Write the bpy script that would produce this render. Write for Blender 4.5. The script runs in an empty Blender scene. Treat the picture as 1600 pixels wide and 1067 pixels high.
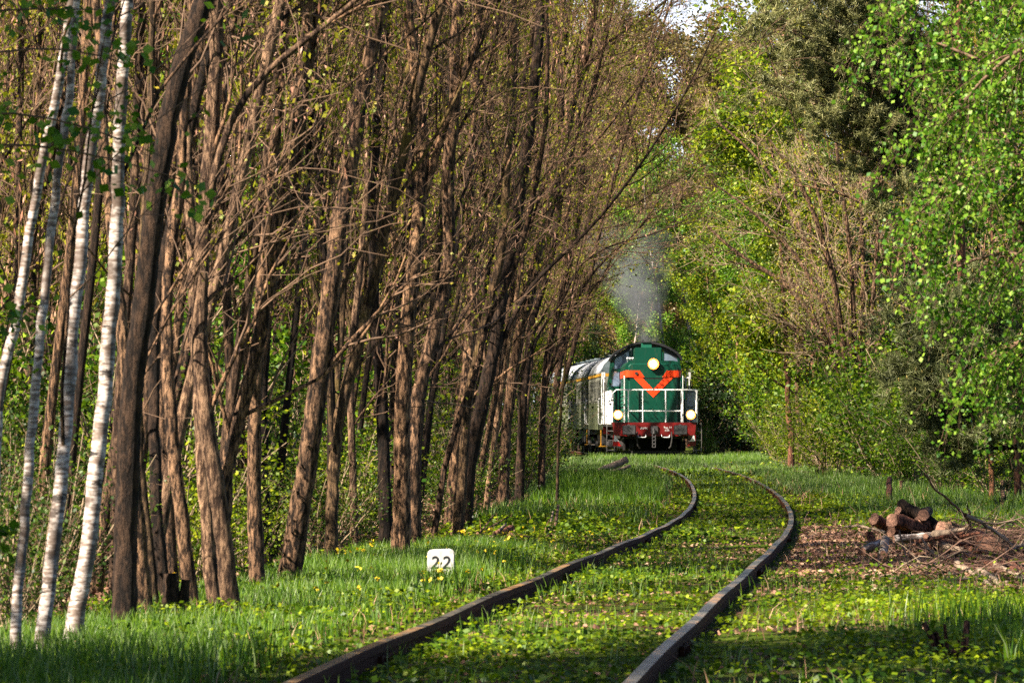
import bpy, bmesh, math, random
import numpy as np
from mathutils import Vector, Matrix

# ------------------------------------------------------------------ camera, sky, sun, exposure
SC = bpy.context.scene
COL = SC.collection
F = 7000.0                       # focal length in pixels of the 1600 px wide photograph
CAMZ = 1.40
HOR = 660.0
cam = bpy.data.cameras.new("camera")
cam_o = bpy.data.objects.new("camera", cam)
COL.objects.link(cam_o)
cam.sensor_width = 36
cam.lens = F / 1600 * 36
cam.clip_start = 0.5
cam.clip_end = 3000
cam_o.location = (0, 0, CAMZ)
cam_o.rotation_euler = (math.radians(90) + math.atan((HOR - 533.5) / F), 0, 0)
cam.dof.use_dof = True
cam.dof.focus_distance = 120
cam.dof.aperture_fstop = 16
SC.camera = cam_o

SUN_DIR = Vector((-0.66, -0.44, 0.70)).normalized()
SUN_EL = math.asin(SUN_DIR.z)
w = bpy.data.worlds.new("World")
SC.world = w
w.use_nodes = True
nt = w.node_tree
bg = nt.nodes["Background"]
sky = nt.nodes.new("ShaderNodeTexSky")
sky.sky_type = 'NISHITA'
sky.sun_disc = False
sky.sun_elevation = SUN_EL
sky.sun_rotation = math.atan2(SUN_DIR.x, SUN_DIR.y)
sky.dust_density = 0.6
sky.air_density = 0.5
# thin bright cloud low in the sky
tcw = nt.nodes.new("ShaderNodeTexCoord"); mpw = nt.nodes.new("ShaderNodeMapping"); mpw.inputs['Scale'].default_value = (1.5, 1.5, 5)
nt.links.new(tcw.outputs['Generated'], mpw.inputs[0])
nzw = nt.nodes.new("ShaderNodeTexNoise"); nzw.inputs['Scale'].default_value = 3.0; nzw.inputs['Detail'].default_value = 6
nt.links.new(mpw.outputs[0], nzw.inputs['Vector'])
sxw = nt.nodes.new("ShaderNodeSeparateXYZ"); nt.links.new(tcw.outputs['Generated'], sxw.inputs[0])
r1 = nt.nodes.new("ShaderNodeMapRange"); r1.inputs['From Min'].default_value = .40; r1.inputs['From Max'].default_value = .60; nt.links.new(nzw.outputs[0], r1.inputs['Value'])
r2 = nt.nodes.new("ShaderNodeMapRange"); r2.inputs['From Min'].default_value = .22; r2.inputs['From Max'].default_value = .10; nt.links.new(sxw.outputs['Z'], r2.inputs['Value'])
mlw = nt.nodes.new("ShaderNodeMath"); mlw.operation = 'MULTIPLY'; nt.links.new(r1.outputs[0], mlw.inputs[0]); nt.links.new(r2.outputs[0], mlw.inputs[1])
r3 = nt.nodes.new("ShaderNodeMapRange"); r3.inputs['From Min'].default_value = .86; r3.inputs['From Max'].default_value = .97; nt.links.new(sxw.outputs['Y'], r3.inputs['Value'])
ml2 = nt.nodes.new("ShaderNodeMath"); ml2.operation = 'MULTIPLY'; nt.links.new(mlw.outputs[0], ml2.inputs[0]); nt.links.new(r3.outputs[0], ml2.inputs[1]); mlw = ml2
mxw = nt.nodes.new("ShaderNodeMix"); mxw.data_type = 'RGBA'; nt.links.new(mlw.outputs[0], mxw.inputs[0]); nt.links.new(sky.outputs[0], mxw.inputs[6]); mxw.inputs[7].default_value = (11, 11.6, 13, 1)
nt.links.new(mxw.outputs[2], bg.inputs[0])
bg.inputs[1].default_value = 0.05
sl = bpy.data.lights.new("sun", 'SUN')
sl.energy = 5.0
sl.angle = math.radians(0.5)
sl.color = (1.0, 0.89, 0.72)
so = bpy.data.objects.new("sun", sl)
COL.objects.link(so)
so.rotation_euler = (-SUN_DIR).to_track_quat('-Z', 'Y').to_euler()
SC.view_settings.view_transform = 'Standard'
SC.view_settings.look = 'None'
SC.view_settings.exposure = 1.72
SC.view_settings.gamma = 1.0
cy = SC.cycles
cy.max_bounces = 5
cy.diffuse_bounces = 1
cy.glossy_bounces = 2
cy.transmission_bounces = 4
cy.transparent_max_bounces = 6
cy.volume_bounces = 1
cy.use_denoising = False
cy.caustics_reflective = False
cy.caustics_refractive = False
cy.sample_clamp_indirect = 4.0

rng = np.random.default_rng(7)
random.seed(7)
PI = math.pi

# ------------------------------------------------------------------ helpers
def px(x, y, D):
    return Vector(((x - 800) / F * D, D, CAMZ + (HOR - y) / F * D))
def dz(D):
    """the line stands a little higher near the camera"""
    t = np.clip((np.asarray(D, float) - 34) / 36, 0, 1)
    return 0.15 * (1 - t * t * (3 - 2 * t))
def AD(D): return float(D * (CAMZ - dz(D * .92)) / CAMZ)
def gD(y):
    return CAMZ * F / (y - HOR)

def tag(o, label=None, cat=None, group=None, kind=None):
    if label: o['label'] = label
    if cat: o['category'] = cat
    if group: o['group'] = group
    if kind: o['kind'] = kind
    return o
def empty(name, loc=(0, 0, 0), rz=0):
    o = bpy.data.objects.new(name, None)
    COL.objects.link(o)
    o.location = loc
    o.rotation_euler = (0, 0, rz)
    o.empty_display_size = 0.2
    return o
def link(name, me, parent=None):
    o = bpy.data.objects.new(name, me)
    COL.objects.link(o)
    if parent: o.parent = parent
    return o
def copy_tree(o, parent=None):
    c = o.copy()
    COL.objects.link(c)
    if parent: c.parent = parent
    for ch in list(o.children):
        copy_tree(ch, c)
    return c

def text_mesh(name, cu, parent):
    o = bpy.data.objects.new('tmp', cu); COL.objects.link(o)
    me = bpy.data.meshes.new_from_object(o)
    bpy.data.objects.remove(o)
    return link(name, me, parent)

class QM:
    """quad mesh collected from numpy arrays"""
    def __init__(s):
        s.v = []; s.f = []; s.m = []; s.n = 0
    def add(s, v, f, mi=0):
        s.v.append(np.asarray(v, dtype=np.float32).reshape(-1, 3))
        s.f.append(np.asarray(f, dtype=np.int32) + s.n)
        s.m.append(np.full(len(f), mi, dtype=np.int32))
        s.n += len(s.v[-1])
    def mesh(s, name, mats, smooth=True):
        v = np.concatenate(s.v); f = np.concatenate(s.f); mi = np.concatenate(s.m)
        me = bpy.data.meshes.new(name)
        me.vertices.add(len(v)); me.vertices.foreach_set('co', v.ravel())
        me.loops.add(f.size); me.loops.foreach_set('vertex_index', f.ravel())
        me.polygons.add(len(f)); me.polygons.foreach_set('loop_start', np.arange(0, f.size, 4, dtype=np.int32))
        for m in mats: me.materials.append(m)
        me.polygons.foreach_set('material_index', mi)
        me.polygons.foreach_set('use_smooth', np.full(len(f), smooth))
        me.update(calc_edges=True)
        return me

def norm(a):
    return a / np.maximum(np.linalg.norm(a, axis=-1, keepdims=True), 1e-9)

def tubes(P, R, sides, q, mi=0, rough=0.0):
    """P [N,K,3], R [N,K]: N tubes"""
    P = np.asarray(P, dtype=np.float64); R = np.asarray(R, dtype=np.float64)
    if P.ndim == 2: P = P[None]; R = R[None]
    N, K, _ = P.shape
    if N == 0: return
    T = np.empty_like(P)
    T[:, 1:-1] = P[:, 2:] - P[:, :-2]; T[:, 0] = P[:, 1] - P[:, 0]; T[:, -1] = P[:, -1] - P[:, -2]
    T = norm(T)
    ref = np.zeros_like(P); ref[..., 1] = 1.0
    mt = np.abs(norm(P[:, -1] - P[:, 0])[:, 1]) > 0.85
    ref[mt] = (1, 0, 0)
    A = norm(np.cross(T, ref)); B = np.cross(T, A)
    th = np.arange(sides) * 2 * PI / sides
    c, s_ = np.cos(th), np.sin(th)
    rr = R[:, :, None] * np.ones(sides)
    if rough: rr = rr * (1 + rng.normal(0, rough, rr.shape))
    V = P[:, :, None, :] + rr[..., None] * (A[:, :, None, :] * c[None, None, :, None] + B[:, :, None, :] * s_[None, None, :, None])
    n_, k_, j_ = np.meshgrid(np.arange(N), np.arange(K - 1), np.arange(sides), indexing='ij')
    base = n_ * K * sides
    j2 = (j_ + 1) % sides
    f = np.stack([base + k_ * sides + j_, base + k_ * sides + j2, base + (k_ + 1) * sides + j2, base + (k_ + 1) * sides + j_], -1).reshape(-1, 4)
    q.add(V.reshape(-1, 3), f, mi)

def grow(st, d, L, K, wander=0.15, up=0.0, bias=(0, 0, 0)):
    N = len(st)
    P = np.empty((N, K, 3)); P[:, 0] = st
    d = norm(np.asarray(d, float)); b = np.array(bias, float); b[2] += up
    for k in range(1, K):
        d = norm(d + rng.normal(0, wander, (N, 3)) + b)
        P[:, k] = P[:, k - 1] + d * (L / (K - 1))[:, None]
    return P

def spawn(P, R, n, t0, t1, ang, lo, hi, rf, az_bias=None):
    """n children along each polyline; returns start, dir, length, radius"""
    N, K, _ = P.shape
    i = np.repeat(np.arange(N), n)
    t = rng.uniform(t0, t1, N * n) * (K - 1)
    k = np.minimum(t.astype(int), K - 2); u = (t - k)[:, None]
    st = P[i, k] * (1 - u) + P[i, k + 1] * u
    T = norm(P[i, k + 1] - P[i, k])
    r = R[i, k] * (1 - u[:, 0]) + R[i, k + 1] * u[:, 0]
    rd = rng.normal(0, 1, (len(i), 3))
    if az_bias is not None: rd += np.array(az_bias)
    rd = norm(rd - (rd * T).sum(1, keepdims=True) * T)
    a = rng.normal(ang, 0.16, len(i))[:, None]
    d = T * np.cos(a) + rd * np.sin(a)
    L = rng.uniform(lo, hi, len(i)) * (1.15 - 0.5 * (t / (K - 1)))
    return st, d, L, r * rf

def cards(q, C, size, mi=0, nrm=None, flat=0.0, ar=0.62, down=0.0):
    """rhombic leaves at C"""
    N = len(C)
    a = rng.normal(0, 1, (N, 3)); a[:, 2] -= down
    a[:, 2] *= (1 - flat)
    a = norm(a)
    n = rng.normal(0, 1, (N, 3)); n[:, 2] += flat * 4
    b = norm(np.cross(n, a))
    s = (size * rng.uniform(0.65, 1.35, N))[:, None] * 0.5
    V = np.stack([C - a * s, C - a * s * 0.05 + b * s * ar, C + a * s, C - a * s * 0.05 - b * s * ar], 1)
    f = np.arange(N * 4).reshape(N, 4)
    q.add(V.reshape(-1, 3), f, mi)

def around(P, per, sig):
    """points scattered round the points of polylines"""
    p = P.reshape(-1, 3)
    i = np.repeat(np.arange(len(p)), per)
    return p[i] + rng.normal(0, sig, (len(i), 3))

# ------------------------------------------------------------------ materials
def mat(name):
    m = bpy.data.materials.new(name); m.use_nodes = True
    nt = m.node_tree
    return m, nt, nt.nodes["Principled BSDF"]
def ramp(nt, fac, stops):
    r = nt.nodes.new("ShaderNodeValToRGB")
    e = r.color_ramp.elements
    e[0].position, e[0].color = stops[0][0], (*stops[0][1], 1)
    e[1].position, e[1].color = stops[1][0], (*stops[1][1], 1)
    for p, c in stops[2:]:
        x = e.new(p); x.color = (*c, 1)
    nt.links.new(fac, r.inputs[0])
    return r.outputs[0]
def coords(nt, scale=(1, 1, 1), kind='Object'):
    t = nt.nodes.new("ShaderNodeTexCoord"); mp = nt.nodes.new("ShaderNodeMapping")
    mp.inputs['Scale'].default_value = scale
    nt.links.new(t.outputs[kind], mp.inputs[0])
    return mp.outputs[0]
def noise(nt, vec, scale, detail=3, rough=0.6):
    n = nt.nodes.new("ShaderNodeTexNoise")
    n.inputs['Scale'].default_value = scale; n.inputs['Detail'].default_value = detail; n.inputs['Roughness'].default_value = rough
    nt.links.new(vec, n.inputs['Vector'])
    return n.outputs[0]
def bump(nt, b, h, s, d):
    n = nt.nodes.new("ShaderNodeBump"); n.inputs['Strength'].default_value = s; n.inputs['Distance'].default_value = d
    nt.links.new(h, n.inputs['Height']); nt.links.new(n.outputs[0], b.inputs['Normal'])
def mix(nt, f, a, b, mode='MIX'):
    n = nt.nodes.new("ShaderNodeMix"); n.data_type = 'RGBA'; n.blend_type = mode
    for s, v in ((0, f), (6, a), (7, b)):
        if hasattr(v, 'links'): nt.links.new(v, n.inputs[s])
        else: n.inputs[s].default_value = v if s == 0 else (*v, 1)
    return n.outputs[2]
def plain(name, c, rough=0.6, metal=0.0, var=0.25, sc=6.0, spec=0.5):
    m, nt, b = mat(name)
    n = noise(nt, coords(nt), sc, 4)
    c2 = tuple(x * (1 - var) for x in c)
    nt.links.new(ramp(nt, n, [(0.3, c2), (0.65, c)]), b.inputs['Base Color'])
    b.inputs['Roughness'].default_value = rough; b.inputs['Metallic'].default_value = metal
    b.inputs['Specular IOR Level'].default_value = spec
    return m
def bark(name, dark, light, moss=None, sc=1.0):
    m, nt, b = mat(name)
    v = coords(nt, (38 * sc, 38 * sc, 9 * sc))
    n = noise(nt, v, 1.0, 6, 0.75)
    nb = noise(nt, coords(nt, (9, 9, 4)), 1.0, 4, .6)
    c = ramp(nt, n, [(0.45, dark), (0.58, light)])
    c = mix(nt, 1.0, c, ramp(nt, nb, [(.35, (.45, .42, .42)), (.6, (1.1, 1.05, 1))]), 'MULTIPLY')
    oi = nt.nodes.new("ShaderNodeObjectInfo")
    c = mix(nt, 1.0, c, ramp(nt, oi.outputs['Random'], [(0.0, (0.40, 0.36, 0.34)), (0.5, (0.9, .85, .8)), (1.0, (1.35, 1.25, 1.1))]), 'MULTIPLY')
    if moss:
        n2 = noise(nt, coords(nt), 1.6, 3)
        c = mix(nt, ramp(nt, n2, [(0.52, (0, 0, 0)), (0.66, (0.75, 0.75, 0.75))]), c, moss)
    nt.links.new(c, b.inputs['Base Color'])
    b.inputs['Roughness'].default_value = 0.85
    b.inputs['Specular IOR Level'].default_value = 0.25
    bump(nt, b, n, 1.0, 0.035)
    return m
def leafm(name, stops, trans=0.35, rough=0.5, spec=0.4):
    m, nt, b = mat(name)
    g = nt.nodes.new("ShaderNodeNewGeometry")
    c = ramp(nt, g.outputs['Random Per Island'], stops)
    oi = nt.nodes.new("ShaderNodeObjectInfo")
    c = mix(nt, 1.0, c, ramp(nt, oi.outputs['Random'], [(0.0, (0.8, 0.86, 0.8)), (1.0, (1.12, 1.05, 0.95))]), 'MULTIPLY')
    nt.links.new(c, b.inputs['Base Color'])
    b.inputs['Roughness'].default_value = rough
    b.inputs['Specular IOR Level'].default_value = spec
    tr = nt.nodes.new("ShaderNodeBsdfTranslucent"); nt.links.new(c, tr.inputs[0])
    ms = nt.nodes.new("ShaderNodeMixShader"); ms.inputs[0].default_value = trans
    nt.links.new(b.outputs[0], ms.inputs[1]); nt.links.new(tr.outputs[0], ms.inputs[2])
    nt.links.new(ms.outputs[0], nt.nodes["Material Output"].inputs[0])
    return m

M = {}
M['bark'] = bark('locust_bark', (0.015, 0.009, 0.007), (0.40, 0.255, 0.165))
M['bark_moss'] = bark('mossy_bark', (0.03, 0.02, 0.014), (0.22, 0.15, 0.09), (0.22, 0.16, 0.03))
M['bark_pale'] = bark('pale_bark', (0.06, 0.035, 0.025), (0.50, 0.34, 0.23))
M['bark_dark'] = bark('dark_bark', (0.012, 0.008, 0.007), (0.075, 0.048, 0.035))
M['bark_pine'] = bark('pine_bark', (0.10, 0.045, 0.03), (0.38, 0.19, 0.12))
M['twig'] = plain('twig', (0.20, 0.115, 0.068), 0.8, 0, 0.6, 3)
M['twig_pale'] = plain('pale_twig', (0.38, 0.27, 0.17), 0.8, 0, 0.5, 3)
M['brush'] = plain('brushwood', (0.30, 0.17, 0.12), 0.85, 0, 0.7, 2)
M['bud'] = leafm('young_leaves', [(0.0, (0.15, 0.20, 0.005)), (0.5, (0.28, 0.31, 0.01)), (1.0, (0.38, 0.30, 0.03))], 0.4)
M['pod'] = leafm('dry_pods', [(0.0, (0.16, 0.08, 0.05)), (0.5, (0.40, 0.19, 0.14)), (1.0, (0.58, 0.33, 0.26))], 0.15)
M['leaf'] = leafm('leaf_green', [(0.0, (0.03, 0.10, 0.004)), (0.6, (0.095, 0.185, 0.005)), (1.0, (0.28, 0.40, 0.012))], 0.4)
M['leaf_yel'] = leafm('leaf_yellow_green', [(0.0, (0.05, 0.10, 0.004)), (0.6, (0.19, 0.29, 0.006)), (1.0, (0.46, 0.50, 0.02))], 0.45)
M['leaf_birch'] = leafm('leaf_birch', [(0.0, (0.03, 0.13, 0.006)), (0.5, (0.115, 0.26, 0.010)), (1.0, (0.30, 0.46, 0.05))], 0.35, 0.5, 0.4)
M['leaf_shade_dark'] = leafm('leaf_shade_dark', [(0.0, (0.006, 0.018, 0.003)), (1.0, (0.028, 0.065, 0.006))], 0.2)  # near-black greens put the deep shade of the hollow into the leaves
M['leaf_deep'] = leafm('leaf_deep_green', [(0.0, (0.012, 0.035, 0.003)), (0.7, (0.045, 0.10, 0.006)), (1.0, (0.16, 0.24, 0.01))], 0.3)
M['leaf_olive'] = leafm('leaf_olive', [(0.0, (0.09, 0.08, 0.02)), (0.5, (0.18, 0.15, 0.045)), (1.0, (0.30, 0.21, 0.10))], 0.4)
M['needle'] = leafm('pine_needles', [(0.0, (0.06, 0.075, 0.02)), (0.5, (0.17, 0.185, 0.065)), (1.0, (0.34, 0.34, 0.16))], 0.1, 0.5)
M['cone'] = plain('pollen_cones', (0.5, 0.36, 0.10), 0.7)
M['grass'] = leafm('grass_blades', [(0.0, (0.03, 0.11, 0.004)), (0.5, (0.10, 0.22, 0.006)), (1.0, (0.22, 0.36, 0.02))], 0.35, 0.45)
M['grass_pale'] = leafm('pale_grass_blades', [(0.0, (0.10, 0.20, 0.05)), (0.5, (0.19, 0.31, 0.09)), (1.0, (0.36, 0.44, 0.22))], 0.35, 0.4)
M['herb'] = leafm('herb_leaves', [(0.0, (0.07, 0.17, 0.002)), (0.5, (0.21, 0.29, 0.003)), (0.85, (0.30, 0.39, 0.005)), (1.0, (0.36, 0.43, 0.01))], 0.35, 0.5)
M['herb_dk'] = leafm('herb_leaves_dark', [(0.0, (0.03, 0.09, 0.004)), (1.0, (0.14, 0.24, 0.008))], 0.35, 0.5)
M['litter'] = leafm('dry_leaves', [(0.0, (0.12, 0.05, 0.035)), (0.5, (0.32, 0.16, 0.11)), (0.8, (0.48, 0.27, 0.19)), (1.0, (0.60, 0.42, 0.30))], 0.1, 0.7)
M['petal'] = plain('yellow_petals', (0.85, 0.62, 0.02), 0.6)

def birch_bark():
    m, nt, b = mat('birch_bark')
    v1 = coords(nt, (1, 1, 1)); n1 = noise(nt, coords(nt, (7, 7, 17)), 1.0, 5, 0.7)
    n2 = noise(nt, v1, 4.2, 4, 0.65); n3 = noise(nt, coords(nt, (14, 14, 60)), 1.0, 2)
    white = mix(nt, ramp(nt, n3, [(.4, (0, 0, 0)), (.6, (1, 1, 1))]), (0.20, 0.14, 0.11), (0.66, 0.58, 0.54))
    lines = ramp(nt, n1, [(0.38, (0.05, 0.04, 0.035)), (0.46, (1, 1, 1))])
    c = mix(nt, 1.0, white, lines, 'MULTIPLY')
    c = mix(nt, ramp(nt, n2, [(0.46, (0, 0, 0)), (0.57, (0.88, 0.88, 0.88))]), c, (0.085, 0.055, 0.04))
    nt.links.new(c, b.inputs['Base Color'])
    b.inputs['Roughness'].default_value = 0.6
    bump(nt, b, n1, 0.4, 0.01)
    return m
M['birch'] = birch_bark()

# ------------------------------------------------------------------ track centre line
CD = np.array([-60, -20, 0, 12, 19.4, 24.5, 30.2, 37.5, 49.3, 70, 91, 112, 134, 152, 166, 180, 193, 207, 225, 250, 280.])
CX = np.array([-7.6, -3.6, -1.9, -.9, -.28, .16, .66, 1.31, 2.26, 3.55, 4.42, 4.97, 5.12, 4.93, 4.74, 4.45, 4.02, 3.42, 2.45, .6, -2.2])
CS = np.gradient(CX, CD)
def cx(D):
    D = np.asarray(D, float)
    i = np.clip(np.searchsorted(CD, D) - 1, 0, len(CD) - 2)
    h = CD[i + 1] - CD[i]; t = (D - CD[i]) / h
    return ((2*t**3 - 3*t**2 + 1) * CX[i] + (t**3 - 2*t**2 + t) * h * CS[i] + (-2*t**3 + 3*t**2) * CX[i + 1] + (t**3 - t**2) * h * CS[i + 1])
def csl(D): return float((cx(D + .5) - cx(D - .5)))

_G = rng.random((64, 64))
def vn(x, y, s):
    x = np.asarray(x) / s + 500.3; y = np.asarray(y) / s + 500.7
    i = np.floor(x).astype(int); j = np.floor(y).astype(int); u = x - i; v = y - j
    u = u*u*(3-2*u); v = v*v*(3-2*v)
    g = lambda a, b: _G[a % 64, b % 64]
    return (g(i, j)*(1-u) + g(i+1, j)*u)*(1-v) + (g(i, j+1)*(1-u) + g(i+1, j+1)*u)*v
def gz(x, y):
    """ground height"""
    x = np.asarray(x, float); y = np.asarray(y, float)
    off = x - cx(np.clip(y, -60, 280))
    bed = np.clip((np.abs(off) - 1.0) / 1.2, 0, 1)
    z = dz(y) - 0.012 + bed * .7 * (0.03 + 0.10 * (vn(x, y, 2.3) - 0.5) + 0.05 * (vn(x, y, 0.7) - 0.5))
    # slight hump of turf just in front of the engine, hiding the rails
    z = z + 0.05 * np.exp(-((y - 147) / 5.0) ** 2)
    # earth mound under the brush pile
    z = z + 0.07 * np.exp(-(((x - 5.0) / 1.3) ** 2 + ((y - 49) / 4.0) ** 2))
    z = z - 0.25 * np.clip((-off - 4.5) / 5, 0, 1)
    return z

# ------------------------------------------------------------------ ground
def ground():
    ys = np.concatenate([np.linspace(-600, -20, 14), np.arange(-8, 16, 2.0), np.arange(16, 62, 0.3), np.arange(62, 175, 0.8), np.arange(176, 300, 6.0), np.linspace(320, 1500, 12)])
    xs = np.concatenate([np.linspace(-900, -50, 10), np.arange(-40, -8, 2.0), np.arange(-8, 14, 0.25), np.arange(14, 50, 2.0), np.linspace(60, 900, 10)])
    X, Y = np.meshgrid(xs, ys)
    Z = gz(X, Y)
    V = np.stack([X, Y, Z], -1).reshape(-1, 3)
    nx = len(xs); i, j = np.meshgrid(np.arange(len(ys) - 1), np.arange(nx - 1), indexing='ij')
    a = (i * nx + j).ravel()
    q = QM(); q.add(V, np.stack([a, a + 1, a + nx + 1, a + nx], 1))
    m, nt, b = mat('forest_soil')
    v = coords(nt)
    n1 = noise(nt, v, 0.9, 5, 0.65); n2 = noise(nt, v, 18, 4, 0.7)
    c1 = ramp(nt, n2, [(0.35, (0.02, 0.012, 0.008)), (0.62, (0.13, 0.075, 0.05))])
    c2 = ramp(nt, n2, [(0.35, (0.015, 0.025, 0.003)), (0.65, (0.10, 0.15, 0.008))])
    nt.links.new(mix(nt, ramp(nt, n1, [(0.38, (0, 0, 0)), (0.50, (1, 1, 1))]), c1, c2), b.inputs['Base Color'])
    b.inputs['Roughness'].default_value = 0.95; b.inputs['Specular IOR Level'].default_value = 0.1
    bump(nt, b, n2, 0.8, 0.03)
    tag(link('ground', q.mesh('ground', [m])), kind='structure')
ground()

# ------------------------------------------------------------------ rails and sleepers
def rails():
    m, nt, b = mat('rail_steel')
    v = coords(nt)
    n = noise(nt, v, 2.2, 5, 0.7); n2 = noise(nt, v, 40, 3)
    rust_shade = ramp(nt, n2, [(0.35, (0.02, 0.008, 0.005)), (0.7, (0.10, 0.035, 0.018))])  # rust, darkened to carry the shadow on the rail sides
    nt.links.new(rust_shade, b.inputs['Base Color']); b.inputs['Roughness'].default_value = 0.9; b.inputs['Specular IOR Level'].default_value = 0.12
    m2, nt, b = mat('rail_head')
    v = coords(nt, (1, 0.25, 1))
    n = noise(nt, v, 3.0, 5, 0.7)
    nt.links.new(ramp(nt, n, [(0.40, (0.10, 0.10, 0.085)), (0.52, (0.26, 0.24, 0.20)), (0.60, (0.70, 0.40, 0.18))]), b.inputs['Base Color'])
    b.inputs['Roughness'].default_value = 0.38; b.inputs['Metallic'].default_value = 0.75
    prof = [(-.031, 0), (.031, 0), (.035, -.008), (.035, -.042), (.009, -.055), (.008, -.125), (.06, -.14), (.06, -.155), (-.06, -.155), (-.06, -.14), (-.008, -.125), (-.009, -.055), (-.035, -.042), (-.035, -.008)]
    D = np.arange(-40, 262, 0.6)
    for side in (-1, 1):
        C = np.stack([cx(D), D], 1)
        T = norm(np.gradient(C, axis=0)); N = np.stack([T[:, 1], -T[:, 0]], 1)
        pr = np.array(prof)
        o2 = C + N * 0.7535 * side
        V = np.empty((len(D), len(pr), 3))
        V[:, :, 0] = o2[:, None, 0] + N[:, None, 0] * pr[None, :, 0]
        V[:, :, 1] = o2[:, None, 1] + N[:, None, 1] * pr[None, :, 0]
        V[:, :, 2] = 0.10 + pr[None, :, 1] + (dz(D) + 0.006 * np.sin(D * 0.9))[:, None]
        q = QM(); K = len(pr)
        for j in range(K):
            i = np.arange(len(D) - 1); a = i * K + j; b_ = i * K + (j + 1) % K
            f = np.stack([a, b_, b_ + K, a + K], 1)
            if j == 0: q.add(V.reshape(-1, 3), f, 1)
            else: q.f.append(f.astype(np.int32)); q.m.append(np.full(len(f), 1 if j == 13 else 0, dtype=np.int32))
        o = link('rail', q.mesh('rail', [m, m2], False))
        tag(o, 'outer curved steel rail, nearer the brush pile' if side > 0 else 'inner curved steel rail, nearer the white number stone', 'rail', 'rails of the single track')
        for Dj in np.arange(23.5 + (side > 0) * 1.1, 135, 12.5):
            sl_ = csl(Dj); bm = bmesh.new()
            for e in (-1, 1):
                parts_ = [(e * .024, 0, -.09, .024, .62, .062)] + [(e * .042, b_, -.09, .018, .035, .035) for b_ in (-.22, -.08, .08, .22)]
                for cx_, cy_, cz_, sx_, sy_, sz_ in parts_:
                    for v in bmesh.ops.create_cube(bm, size=1)['verts']: v.co = Vector((cx_ + v.co.x * sx_, cy_ + v.co.y * sy_, cz_ + v.co.z * sz_))
            me = bpy.data.meshes.new('fishplate'); bm.to_mesh(me); bm.free(); me.materials.append(m)
            fp = link('fishplate', me, o); fp.location = (float(cx(Dj)) + .7535 * side, float(Dj) - .7535 * side * sl_, .10 + float(dz(Dj))); fp.rotation_euler = (0, 0, -math.atan(sl_))
rails()

def boxmesh(name, mats, boxes, bev=0.0):
    """boxes: (x0,x1,y0,y1,z0,z1[,mi])"""
    bm = bmesh.new()
    for bx in boxes:
        x0, x1, y0, y1, z0, z1 = bx[:6]; mi = bx[6] if len(bx) > 6 else 0
        r = bmesh.ops.create_cube(bm, size=1)
        for v in r['verts']:
            v.co = Vector(((x0 + x1)/2 + v.co.x*(x1-x0), (y0+y1)/2 + v.co.y*(y1-y0), (z0+z1)/2 + v.co.z*(z1-z0)))
        fs = {f for v in r['verts'] for f in v.link_faces}
        for f in fs: f.material_index = mi
        if bev:
            es = list({e for v in r['verts'] for e in v.link_edges})
            bmesh.ops.bevel(bm, geom=es, offset=bev, segments=2, affect='EDGES', profile=0.5)
    me = bpy.data.meshes.new(name); bm.to_mesh(me); bm.free()
    for m in mats: me.materials.append(m)
    return me
def cyl(bm, a, b, r, seg=12, r2=None, mi=0):
    a = Vector(a); b = Vector(b); r2 = r if r2 is None else r2
    d = (b - a); L = d.length; q = d.to_track_quat('Z', 'Y')
    res = bmesh.ops.create_cone(bm, cap_ends=True, segments=seg, radius1=r, radius2=r2, depth=L, matrix=Matrix.Translation((a + b)/2) @ q.to_matrix().to_4x4())
    for f in {f for v in res['verts'] for f in v.link_faces}: f.material_index = mi
def bmobj(name, bm, mats, parent=None, smooth=False):
    me = bpy.data.meshes.new(name); bm.to_mesh(me); bm.free()
    for m in mats: me.materials.append(m)
    if smooth:
        for p in me.polygons: p.use_smooth = True
    return link(name, me, parent)

M['sleeper'] = bark('old_wood', (0.03, 0.02, 0.015), (0.17, 0.11, 0.08), sc=0.5)
slm = boxmesh('sleeper', [M['sleeper']], [(-1.25, 1.25, -.12, .12, -.16, -.048)], 0.012)
for i, D in enumerate(np.arange(56, 112, 0.65)):
    o = link('sleeper', slm)
    o.location = (float(cx(D)), float(D), float(dz(D)) + 0.036 + 0.004 * math.sin(i * 7.1)); o.rotation_euler = (0, 0, -math.atan(csl(D)) + 0.01 * math.sin(i * 3.3))
    tag(o, 'weathered wooden sleeper half sunk in moss and stones between the rails', 'sleeper', 'sleepers under the rails')

# ------------------------------------------------------------------ trees
def finish_tree(name, loc, tq, cq, tm, cm, label, group, cat='tree'):
    r = empty(name, loc)
    link('trunk', tq.mesh('trunk', tm), r)
    link('crown', cq.mesh('crown', cm), r)
    return tag(r, label, cat, group)

CROWN = ['twig', 'bud', 'pod', 'leaf', 'bark']
def resample(pts, n):
    pts = np.asarray(pts, float)
    d = np.r_[0, np.cumsum(np.linalg.norm(np.diff(pts, axis=0), axis=1))]
    t = np.linspace(0, d[-1], n)
    P = np.stack([np.interp(t, d, pts[:, k]) for k in range(3)], 1)
    for _ in range(2):
        P[1:-1] = (P[:-2] + 2 * P[1:-1] + P[2:]) / 4
    return P

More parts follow.
